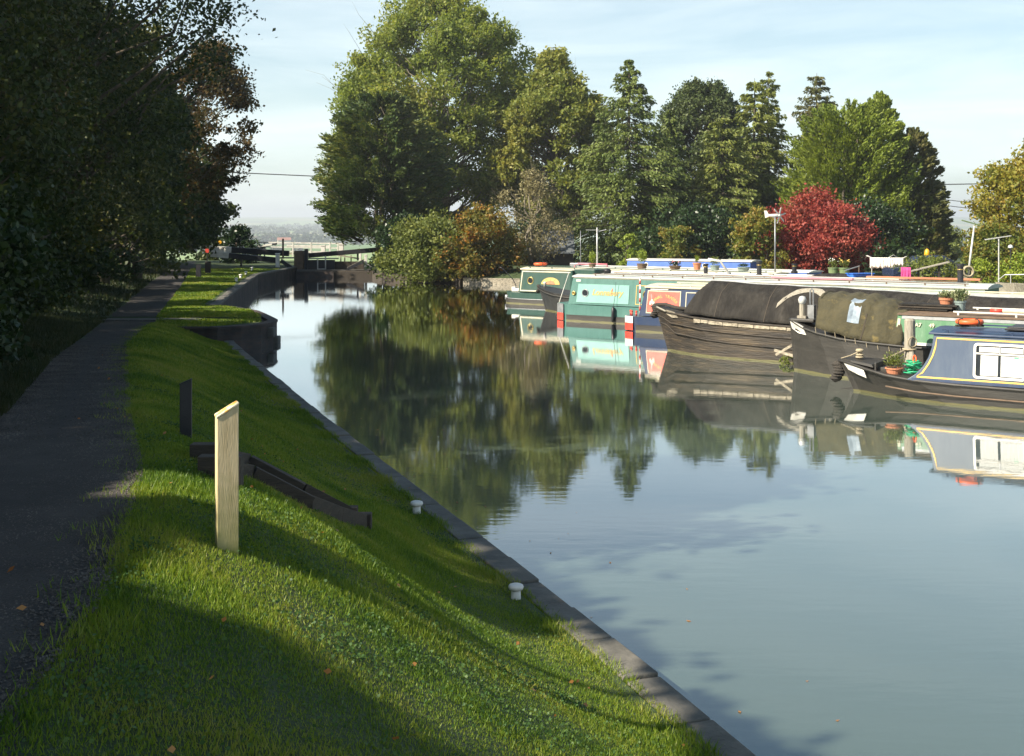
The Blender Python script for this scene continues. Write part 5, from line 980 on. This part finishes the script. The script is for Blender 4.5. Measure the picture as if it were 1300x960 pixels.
# stovepipes
def pipe(b, px, z, H, r, label, m='black_paint', y=.2):
    t = thing('stovepipe', label, 'chimney', rp(b, px, z, y), 0, 'stovepipes on the boats'); mb = MB(); mb.lathe([(r*1.5,-.05),(r*1.5,.04),(r,.06),(r,H*.86),(r*1.3,H*.87),(r*1.3,H)], n=16); mb.build('flue', m, t, smooth=False)
    mb = MB(); mb.torus((0,0,H*.72), r*1.04, .012, 16, 5); mb.build('band', 'brass', t, smooth=True)
pipe(b6, 893, 1.66, .42, .08, 'short black stovepipe just right of the terracotta pot')
pipe(b6, 961, 1.68, .55, .09, 'black stovepipe standing left of the wind turbine mast')
pipe(b7, 1006, 1.68, .34, .09, 'squat black stovepipe at the foot of the crimson maple')
pipe(b5, 1217, 1.72, .62, .09, 'tall dark stovepipe left of the hanging rope coil')
# masts
def mast(loc, H, r, label, name='mast', m='galv', cat='mast', loc2=None):
    t = thing(name, label, cat, loc); mb = MB(); mb.tube([(0,0,-.02),(0,0,H)], [r, r*.8], 8); mb.build('pole', m, t, smooth=True); return t
L = rp(b8, 758, 1.60); H = q(758, 289, L.y).z-L.z; t = mast(L, H, .04, 'pale mast with a small aerial rising above the boat roofs at the left', 'aerial_mast')
mb = MB(); mb.bar((-.55,0,H-.12),(.1,0,H-.12),.02,.02)
for k in range(6): mb.bar((-.5+k*.11,-.14,H-.12),(-.5+k*.11,.14,H-.12),.012,.012)
mb.bar((.08,0,H-.18),(.45,0,H-.10),.03,.03); mb.build('aerial', 'galv', t)
L = rp(b8, 737, 1.60); H = q(737, 293, L.y).z-L.z; t = mast(L, H, .02, 'thinner grey pole left of the aerial mast', 'flag_pole', 'greymetal', 'pole'); mb = MB(); mb.bar((0,0,H-.3),(.35,0,H-.15),.02,.02); mb.build('arm', 'greymetal', t)
L = rp(b6, 925.6, 1.66); t = thing('boat_pole', 'bent white pole leaning up over the boat roofs', 'pole', L); mb = MB()
P = [q(925.6,348,L.y)-L, q(914.3,331.6,L.y)-L, q(899,329,L.y)-L]; mb.tube(P, .045, 7); mb.build('pole', 'white', t, smooth=True); mb = MB(); mb.lathe([(.08,-.04),(.08,.05),(.03,.08)], P[0], 10); mb.build('socket', 'greymetal', t)
# wind turbine
L = rp(b7, 984, 1.66); H = q(984, 272, L.y).z-L.z; t = mast(L, H-.1, .035, 'small white wind turbine on a thin mast in front of the crimson maple', 'wind_turbine', 'greymetal', 'wind turbine')
mb = MB(); mb.tube([(-.25,.12,H-.05),(.12,-.06,H-.05)], [.05,.07], 10); nb = mb.build('nacelle', 'white', t, smooth=True)
mb = MB(); mb.add([(-.2,.10,H-.09),(-.36,.17,H-.15),(-.40,.19,H+.15),(-.30,.14,H+.14)], [(0,1,2,3)]); mb.build('tail_vane', 'white', t, solid=.015)
for k in range(6):
    a = k*PI/3+.22; dx = Vector((math.cos(a)*.9, math.cos(a)*.45, math.sin(a))).normalized(); s = Vector((-math.sin(a)*.9, -math.sin(a)*.45, math.cos(a))).normalized(); c = Vector((.15,-.08,H-.05)); mb = MB()
    mb.add([c+dx*.03-s*.03, c+dx*.03+s*.03, c+dx*.32+s*.03, c+dx*.35-s*.01], [(0,1,2,3)]); mb.build('blade', 'white', t, solid=.014)
mb = MB(); mb.lathe([(.07,0),(.05,.05),(.01,.07)], (.15,-.08,H-.08), 10); mb.build('hub', 'white', t, smooth=True)
# clothes airer
L = rp(b6, 1125, 1.66, .1); t = thing('clothes_airer', 'folding airer on the boat roof with washing over it', 'airer', L, math.radians(-20)); t.scale = (.6,.8,.72); mb = MB()
for x in (-.85, .85):
    for s in (-1, 1): mb.tube([(x,s*.3,0),(x,-s*.28,1.05)], .014, 5)
for y, z in ((-.28,1.05),(.28,1.05),(-.12,.78),(0,.98),(.12,1.02),(-.24,.62)): mb.tube([(-.95,y,z),(.95,y,z)], .010, 5)
for s in (-1, 1): mb.tube([(-.85,s*.28,1.05),(-1.15,s*.34,1.16)], .012, 5); mb.tube([(.85,s*.28,1.05),(1.1,s*.34,1.14)], .012, 5)
mb.tube([(.05,-.28,1.05),(.35,-.1,1.20),(.65,.1,1.05)], .012, 5); mb.build('frame', 'white', t, smooth=True)
def cloth(name, label, x0, x1, y, z, drop, m, grp):
    mb = MB(); n = 14; R = []
    for i, g in enumerate((0,.25,.5,.75,1)): R.append([(x0+(x1-x0)*k/n, y-.02-.035*math.sin(k*1.4+g)*g-.02*math.sin(k*.8)*g, z-drop*g*(1+.06*math.sin(k*1.1))) for k in range(n+1)])
    R.insert(0, [(p[0], y+.05, z-.12) for p in R[0]])
    o = mb.loft(R).build(name, m, None, smooth=True, solid=.008); o.location = L; o.rotation_euler = (0,0,math.radians(-20)); o.scale = (.6,.8,.72); tag(o, label, 'washing', grp)
GW = 'washing on the airer'
cloth('garment', 'broad cream cloth hanging at the left of the clothes airer', -.93, -.18, -.30, 1.07, .50, 'cloth', GW)
cloth('garment', 'cream cloth at the centre of the airer beside the broad one', -.16, .32, -.31, 1.07, .46, 'cloth', GW)
cloth('garment', 'white cloth hanging lowest at the right of the airer', .34, .90, -.31, 1.07, .36, 'white', GW)
cloth('towel', 'bright pink towel hanging at the right end of the airer', .78, 1.32, -.40, .62, .66, 'magenta', None)
L2 = rp(b6, 1092, 1.66, .0); t = thing('storage_crate', 'bright blue plastic crate on the white roof left of the airer', 'crate', L2, .3); mb = MB(); mb.box(-.42,.42,-.2,.2,0,.18); mb.build('box', 'bluebox', t, bevel=.02); mb = MB(); mb.box(-.45,.45,-.23,.23,.18,.21); mb.build('lid', 'bluebox', t, bevel=.01)
L3 = rp(b6, 1093, 1.66, -.2); H = q(1092, 337, L3.y).z-L3.z; t = mast(L3, H, .018, 'thin pole with a crossed top left of the clothes airer', 'mop_pole', 'rust', 'pole'); mb = MB(); mb.bar((-.5,0,H-.18),(.02,0,H-.02),.03,.03); mb.build('arm', 'greymetal', t)
t = thing('gang_plank', 'pale plank poking up right of the pink towel', 'plank', rp(b6, 1150, 1.66, .3)); mb = MB(); mb.bar((-.1,0,.26),(1.35,-.1,.62),.28,.04); mb.build('board', 'grey_wood', t, bevel=.005)
mb = MB(); mb.box(.3,.36,-.06,0,.0,.42); mb.box(1.0,1.06,-.1,-.04,0,.54); mb.build('trestle_leg', 'dark_wood', t)
t = thing('gang_plank', 'long orange-brown plank lying on the white roof at the right', 'plank', rp(b6, 1175, 1.70, -.35), math.radians(ANG)); mb = MB(); mb.box(-1.9,1.9,-.1,.1,.02,.09); mb.build('board', 'terracotta', t, bevel=.01)
t = thing('gang_plank', 'red-tinged plank along the roof in front of the crimson maple', 'plank', rp(b5, 1035, 1.75, -.3), math.radians(ANG)); mb = MB(); mb.box(-1.4,1.4,-.09,.09,.02,.08); mb.build('board', 'pink', t, bevel=.01)
t = thing('cabin_cover', 'rumpled dark cover on the white roof under the two green pots', 'cover', rp(b6, 1070, 1.66, -.1), math.radians(ANG)); mb = MB(); mb.loft([[(x, y, z*f+.03*math.sin(x*7+y*5)) for y, z in ((-.45,0),(-.3,.1),(0,.16),(.3,.1),(.45,0))] for x, f in ((-1.2,.3),(-.8,.9),(0,1.2),(.8,.8),(1.2,.3))]); mb.build('sheet', 'tarp', t, smooth=True)
t = thing('coil_of_rope', 'coil of green hose on the bow deck of the blue-grey boat', 'hose', b1.w(1.32,-.35,.48)); mb = MB(); rg = np.random.default_rng(8)
for k in range(9): mb.torus((rg.normal(0,.05), rg.normal(0,.05), .05+k*.028), .13+rg.uniform(-.03,.04), .014, 20, 5)
mb.build('coils', 'hose', t, smooth=True); mb = MB(); mb.torus((.02,-.04,.30), .09, .016, 16, 5, 'x'); mb.build('orange_strand', 'orange', t, smooth=True)
t.name = 'hose_coil'
t = thing('roof_boards', 'stack of old black boards on the brown roof behind the canvas', 'boards', rp(b2, 1180, 1.60, -.2), math.radians(ANG))
for k in range(3): mb = MB(); mb.box(-.55,.55+.1*k,-.35+.02*k,.35,.02+k*.05,.055+k*.05); mb.build('board', 'dark_wood' if k % 2 else 'tarp', t, bevel=.004)
t = thing('barge_pole', 'red and white striped pole end on the roof at the right edge', 'pole', rp(b2, 1287, 1.68, -.55), math.radians(ANG)); mb = MB(); mb.tube([(-.35,0,0),(-.1,0,0)], .05, 10); mb.build('red_end', 'red', t, smooth=True); mb = MB(); mb.tube([(-.1,0,0),(2.4,0,0)], .045, 10); mb.build('shaft', 'cream', t, smooth=True)
# mooring pile between the two nearest boats
L = Vector((8.66,25.72,0)); t = thing('mooring_pile', 'tall weathered grey mooring pile standing between the two nearest boats', 'pile', L, .3); mb = MB(); n = 12
mb.tube([(0,0,-1.2),(0,0,1.46),(0,0,1.50)], [.125,.115,.09], n); mb.build('shaft', 'grey_wood', t, smooth=False)
mb = MB(); mb.torus((-.02,-.02,.84), .135, .022, 18, 6); mb.torus((-.03,-.13,1.0), .11, .014, 16, 5, 'y'); mb.tube([(-.12,-.05,.84),(-.5,.05,.66),(-.85,.3,.55)], .02, 6); mb.build('mooring_rope', 'rope', t, smooth=True)
mb = MB(); mb.tube([(-.06,-.13,.80),(-.05,-.17,.5),(-.02,-.17,.28)], [.05,.09,.05], 8); mb.build('rubbing_block', 'grey_wood', t, smooth=True)
# weed tuft between the boats
P = unit(RG.normal(size=(150, 3)))*np.array([.22,.18,.12])+np.array([0,0,.08]); o = raw_mesh('water_weed', leaves(P, .10, None, 1, .4), 4, 'l_bush'); o.location = wp(1001, 462); tag(o, 'tuft of green weed floating between two black bows', 'weed')
mb = MB()
mb.bar((-.28,0,.42),(.24,.02,.30),.04,.07); mb.bar((-.24,0,.30),(.26,.02,.62),.04,.06)
o = mb.build('driftwood', 'flaky'); o.location = (6.78,29.35,0); o.rotation_euler = (0,0,math.radians(ANG)); tag(o, 'pale flaking boards wedged between the two black bows', 'boards')
# ------------------------------------------------------------------ beyond the boats
t = thing('lamp_mast', 'leaning pale pole with a cross arm and a coil of rope at its foot', 'pole', (q(1236,300,53).x-.25, 53, .7)); H = q(0,291,53).z-.7; mb = MB(); mb.tube([(-.05,0,0),(.28,0,H)], [.06,.04], 8); mb.build('pole', 'galv', t, smooth=True)
mb = MB(); mb.bar((-.28,0,H+.25),(.55,0,H+.02),.08,.05); mb.build('cross_arm', 'wickgreen', t); mb = MB(); mb.torus((-.05,-.1,1.15-.55), .27, .04, 20, 6, 'y'); mb.torus((-.03,-.14,1.2-.55), .22, .04, 20, 6, 'y'); mb.torus((-.07,-.05,1.1-.55), .24, .035, 20, 6, 'y')
mb.build('rope_coil', 'rope', t, smooth=True); t.location.z = .85
t = thing('lamp_post', 'twin-headed lamp post in the gap near the distant willow', 'lamp post', (q(1229,0,90).x, 90, .3)); H = q(0,300,90).z-.3; mb = MB(); mb.tube([(0,0,0),(0,0,H)], .07, 8); mb.build('column', 'galv', t); mb = MB()
for s in (-1, 1): mb.box(s*.1,s*.34,-.12,.12,H-.05,H+.16); mb.bar((0,0,H),(s*.2,0,H),.04,.04)
mb.build('lamp_head', 'greymetal', t)
t = thing('lamp_post', 'dark lamp post in front of the golden tree', 'lamp post', (q(1283,0,56).x, 56, .6)); H = q(0,316,56).z-.6; mb = MB(); mb.tube([(0,0,0),(0,0,H)], .04, 8); mb.build('column', 'black_paint', t); mb = MB(); mb.lathe([(.04,0),(.13,.06),(.10,.16),(.02,.2)], (0,0,H), 10); mb.build('lamp_head', 'galv', t)
t = thing('tv_aerial', 'thin aerial on a pole before the golden tree near the right edge', 'aerial', (q(1268,0,52).x, 52, .6)); H = q(0,303,52).z-.6; mb = MB(); mb.tube([(0,0,0),(0,0,H)], .03, 6); mb.build('column', 'galv', t); mb = MB(); mb.bar((-.6,0,H-.05),(.5,0,H+.12),.04,.04)
for k in range(7): mb.bar((-.55+k*.17,-.2,H-.03+k*.025),(-.55+k*.17,.2,H-.03+k*.025),.02,.02)
mb.build('antenna', 'galv', t)
# shed behind the willow
x0 = q(690,0,78).x; t = thing('shed', 'grey-roofed shed half hidden behind the bare willow', 'shed', (x0+.9, 78, .5)); mb = MB(); mb.box(-.95,1.0,-1,1,0,1.5); mb.build('wall', 'dark_wood', t); mb = MB(); mb.add([(-1.05,-1.3,1.3),(1.1,-1.3,1.3),(1.1,.2,2.75),(-1.05,.2,2.75),(-1.05,-1.3,1.24),(1.1,-1.3,1.24),(1.1,.2,2.69),(-1.05,.2,2.69)], [(0,1,2,3),(4,7,6,5),(0,4,5,1),(1,5,6,2),(2,6,7,3),(3,7,4,0)]); mb.build('roof', 'shedroof', t)
# parked car
t = thing('parked_car', 'dark blue car parked beyond the brambles at the right', 'car', (q(1180,0,60).x, 60.5, .62), 0); pr2 = [(-2.0,.35),(-2.0,.75),(-1.7,.86),(-1.0,.95),(-.5,1.38),(.7,1.42),(1.4,1.0),(2.0,.9),(2.05,.4)]
mb = MB(); mb.loft([[(x, y*(1 if z < 1 else .82), z) for x, z in pr2] for y in (-.85, .85)], closed=True, caps=True); mb.build('body', 'car', t, bevel=.06)
mb = MB(); mb.add([(-.95,-.80,.98),(1.25,-.80,1.0),(.66,-.735,1.35),(-.48,-.735,1.32)], [(0,1,2,3)]); mb.build('window', 'glass', t, solid=.02)
for x in (-1.25, 1.3):
    for s in (-1, 1): mb = MB(); mb.lathe([(.33,-.1),(.34,0),(.33,.1)], (0,0,0), 18); w_ = mb.build('wheel', 'rubber', t); w_.rotation_euler = (PI/2,0,0); w_.location = (x, s*.8, .34)
# amber beacon post / small digger arm
t = thing('beacon_post', 'amber beacon on a dark post beside the grey-green cypress', 'beacon', (q(1177,0,70).x, 70, .6)); H = q(0,332,70).z-.6; mb = MB(); mb.tube([(0,0,0),(0,0,H)], .08, 8); mb.build('column', 'black_paint', t); mb = MB(); mb.lathe([(.10,0),(.16,.1),(.15,.38),(.18,.42),(.12,.72),(.03,.80)], (0,0,H-.05), 12); mb.lathe([(.08,0),(.14,.1),(.12,.3),(.02,.38)], (.26,.05,H+.05), 12); mb.build('beacon_lamp', 'yellowpaint', t, smooth=True)
# cruiser at right edge
bc = thing('cabin_cruiser', 'white-topped cabin cruiser showing at the right edge below the golden tree', 'cruiser', (q(1284,0,47).x, 47, .75), math.radians(-12)); mb = MB(); mb.loft([[(x,-h,z),(x*.9+.1,-h*.6,-.2),(x*.9+.1,h*.6,-.2),(x,h,z)] for x, h, z in ((-.6,.05,.55),(0,.55,.5),(1,.95,.45),(5,1.05,.42))], caps=True); mb.build('hull', 'grey_wood', bc)
mb = MB(); mb.box(.9,4,-.8,.8,.42,1.0); mb.build('cabin', 'white', bc, bevel=.08); mb = MB(); mb.tube([(-.5,0,.62),(-.3,-.3,.85),(1,-.85,.9)], .02, 6); mb.tube([(-.1,-.38,.5),(-.1,-.38,.88)], .015, 5); mb.tube([(.5,-.7,.45),(.5,-.7,.89)], .015, 5); mb.build('bow_rail', 'galv', bc)
mb = MB(); mb.box(-.5,4.8,-1.0,1.0,-.55,-.22); mb.build('cradle', 'brightblue', bc, bevel=.03)
# power line across the valley side
pl_ = thing('power_line', 'thin power line crossing the sky behind the trees', 'power line', (0,0,0)); mb = MB()
A, B = q(150,212,140), q(1450,229,140); nn = 40; mb.tube([A.lerp(B, i/nn)-Vector((0,0,1.4*math.sin(PI*i/nn)*1)) for i in range(nn+1)], .06, 5); mb.build('cable', 'black_paint', pl_)
mb = MB(); A2, B2 = q(1100,240,150), q(1420,268,120); mb.tube([A2.lerp(B2, i/12)-Vector((0,0,.5*math.sin(PI*i/12))) for i in range(13)], .04, 4); A2, B2 = q(1100,246,150), q(1420,278,120); mb.tube([A2.lerp(B2, i/12)-Vector((0,0,.5*math.sin(PI*i/12))) for i in range(13)], .04, 4); A2, B2 = q(1150,301,150), q(1420,302,150); mb.tube([A2, B2], .04, 4); mb.build('cable', 'black_paint', pl_)
mb = MB()
for p in (A, B): mb.tube([(p.x,p.y,-8),(p.x,p.y,p.z+.4)], .18, 8); mb.bar((p.x,p.y-1,p.z),(p.x,p.y+1,p.z),.12,.12)
mb.build('pole', 'bark', pl_)
# ------------------------------------------------------------------ lock
def beam(pa, pb, D, w, h, label, white=None, name='balance_beam', D2=None):
    A = q(pa[0], pa[1], D); B = q(pb[0], pb[1], D2 or D); t = thing(name, label, 'lock beam', A, 0, 'balance beams of the lock gates'); mb = MB()
    f = .0 if white is None else white; C = A.lerp(B, f)-A; mb.bar(C, B-A, w, h); mb.build('beam', 'black_paint', t, bevel=.02)
    if white: mb = MB(); mb.bar((0,0,0), C, w+.01, h+.01); mb.build('white_end', 'white', t, bevel=.02)
    mb = MB(); c = (B-A)*.45; mb.bar(c+Vector((0,0,-h/2)), c+Vector((0,0,-h/2-.5)), .12, .12, up=(0,1,0)); mb.build('support', 'black_paint', t)
    return t
beam((266,315.5),(367,322),86, .34,.40,'upper left balance beam with a white end by the towpath', .28)
beam((268,322.5),(353,330.5),83, .34,.38,'lower left balance beam with a white end, nearer the water', .27)
beam((505,315),(392,324.5),86.5,.32,.34,'dark right-hand balance beam running under the cypress')
beam((290,319),(352,309.5),92,.16,.14,'thin pale rail beam angled up behind the left beams', .9)
LK = 'posts and gear at the lock'
gt = thing('lock_gate', 'dark timber lock gate with a stout brown heel post', 'lock gate', (0,0,0)); D = 84.5
def qb(mb, px0, px1, py0, py1, D, th=.15): a = q(px0, py1, D); c = q(px1, py0, D); mb.box(a.x, c.x, D-th/2, D+th/2, a.z, c.z)
mb = MB(); qb(mb, 374, 386, 318.5, 345, D, .5); mb.build('heel_post', 'rust', gt, bevel=.03); mb = MB(); qb(mb, 387, 391, 316, 345, D-.1, .4); mb.build('gate_collar', 'black_paint', gt)
mb = MB(); qb(mb, 391, 425, 330, 346, D, .3); mb.build('gate_leaf', 'black_paint', gt); mb = MB(); qb(mb, 425, 462, 332, 346, D+.1, .3); mb.build('gate_leaf', 'dark_wood', gt)
mb = MB(); qb(mb, 388, 430, 327.5, 329, D-.15, .1); qb(mb, 355, 374, 326.5, 328.3, D, .1); mb.build('gate_rail', 'greymetal', gt)
mb = MB(); qb(mb, 402.6, 404, 328, 342, D-.3, .06); qb(mb, 412.6, 414, 325, 342, D-.3, .06); qb(mb, 402.6, 414, 341, 342.4, D-.3, .06); mb.build('ladder', 'galv', gt)
sl_ = thing('lock_sill', 'low dark stone sill across the mouth of the lock at the waterline', 'sill', (0,0,0)); mb = MB(); mb.box(-15.1,-9.7,82.3,83.6,-1,.42); mb.build('stone', 'dark_wood', sl_, bevel=.03); mb = MB(); mb.box(-15.0,-12.4,82.1,82.29,-.5,.40); mb.build('apron', 'brick', sl_)
pf = struct(MB().box(-16.5,-9.2,83.62,96,-1.2,.46).build('lock_floor', 'slab'))
def wpost(px, y0, y1, D, w, m, label, cap=False):
    t = thing('lock_post', label, 'post', (q(px,0,D).x, D, q(px,y1,D).z), 0, LK); h = (y1-y0)*D/F; mb = MB(); mb.box(-w/2,w/2,-w/2,w/2,-.2,h); mb.build('shaft', m, t, bevel=.015)
    if cap: mb = MB(); mb.box(-w/2-.03,w/2+.03,-w/2-.03,w/2+.03,h,h+.08); mb.build('cap', m, t, bevel=.02)
    return t
wpost(352.5, 323, 341, 82.6, .26, 'white', 'stout white post at the left corner of the lock mouth', True)
wpost(464.5, 325, 342, 83.6, .18, 'white', 'white post at the right corner of the lock mouth', True)
wpost(457.5, 322, 332, 85, .14, 'white', 'short white post just left of the right corner post')
wpost(359.3, 303, 325, 84, .12, 'rust', 'tall thin rusty paddle post at the left gate')
for (a, c, lab) in (((357,331),(373,341.5),'left dark raking strut at the lock mouth'),((462,331.5),(441,342),'right dark raking strut at the lock mouth')):
    A = q(a[0], a[1], 83.2); B = q(c[0], c[1], 83.2); t = thing('raking_strut', lab, 'strut', A, 0, LK); mb = MB(); mb.bar((0,0,0), B-A, .5, .22); mb.build('beam', 'black_paint', t); mb = MB(); mb.bar((0,-.02,.13), B-A+Vector((0,-.02,.13)), .3, .03); mb.build('worn_edge', 'grey_wood', t)
fb = thing('footbridge', 'white-railed footbridge over the lock seen against the vale', 'footbridge', (0,0,0)); D = 93; mb = MB()
for y_ in (308.5, 314.2, 319.5):
    A = q(312, y_-(1.2), D); B = q(436, y_+1, D); mb.bar(A, B, .06, .10)
A = q(364, 312.2, D); B = q(418, 312.8, D); mb.bar(A, B, .06, .16)
mb.build('rail', 'white', fb); 
for px in (312, 335, 371, 394, 418, 428): mb = MB(); qb(mb, px, px+1.6, 307.8, 326, D, .1); mb.build('railing_post', 'white', fb)
mb = MB(); qb(mb, 312, 440, 321, 323, D+.6, 1.2); mb.build('deck', 'grey_wood', fb)
wpost(410.5, 312.5, 322, 90, .30, 'white', 'white paddle gear casing left of centre on the far gate', True); wpost(433.5, 311, 321, 90, .34, 'white', 'white paddle gear casing at the right end of the footbridge', True)
wpost(300, 308, 323, 91, .07, 'rust', 'thin upright behind the thin pale beam')
r2 = thing('lock_railing', 'pale wooden railing on the right side of the lock', 'railing', (0,0,0)); mb = MB(); D = 87; mb.bar(q(427,323.5,D), q(456,328.5,D), .07, .10); mb.build('rail', 'grey_wood', r2)
for px in (432, 437, 445): mb = MB(); qb(mb, px, px+1.4, 324, 334, D, .08); mb.build('railing_post', 'grey_wood', r2)
st_ = thing('notice_board', 'small red notice on a dark stump beside the path end', 'notice', (q(264,0,72).x, 72, .66)); mb = MB(); mb.box(-.16,.16,-.1,.1,0,.72); mb.build('stump', 'dark_wood', st_, bevel=.02); mb = MB(); a = q(259.5,321,71.8)-st_.location; c = q(264,316,71.8)-st_.location; mb.box(a.x,c.x,-.02,.02,a.z,c.z); mb.build('board', 'red', st_); mb = MB(); mb.box(a.x+.08,a.x+.13,-.02,.02,0,a.z); mb.build('stake', 'black_paint', st_)
ys_ = thing('round_sign', 'small round yellow sign in front of the dark elder bush', 'sign', (q(279.5,0,88).x, 88, .8)); mb = MB(); h = q(0,307.5,88).z-.8; mb.tube([(0,0,0),(0,0,h)], .03, 6); mb.build('stake', 'black_paint', ys_); mb = MB(); mb.add([(.12*math.cos(a), -.05, h+.12*math.sin(a)) for a in np.linspace(0, 2*PI, 17)[:-1]], [tuple(range(16))]); mb.build('disc', 'yellowpaint', ys_, solid=.02)
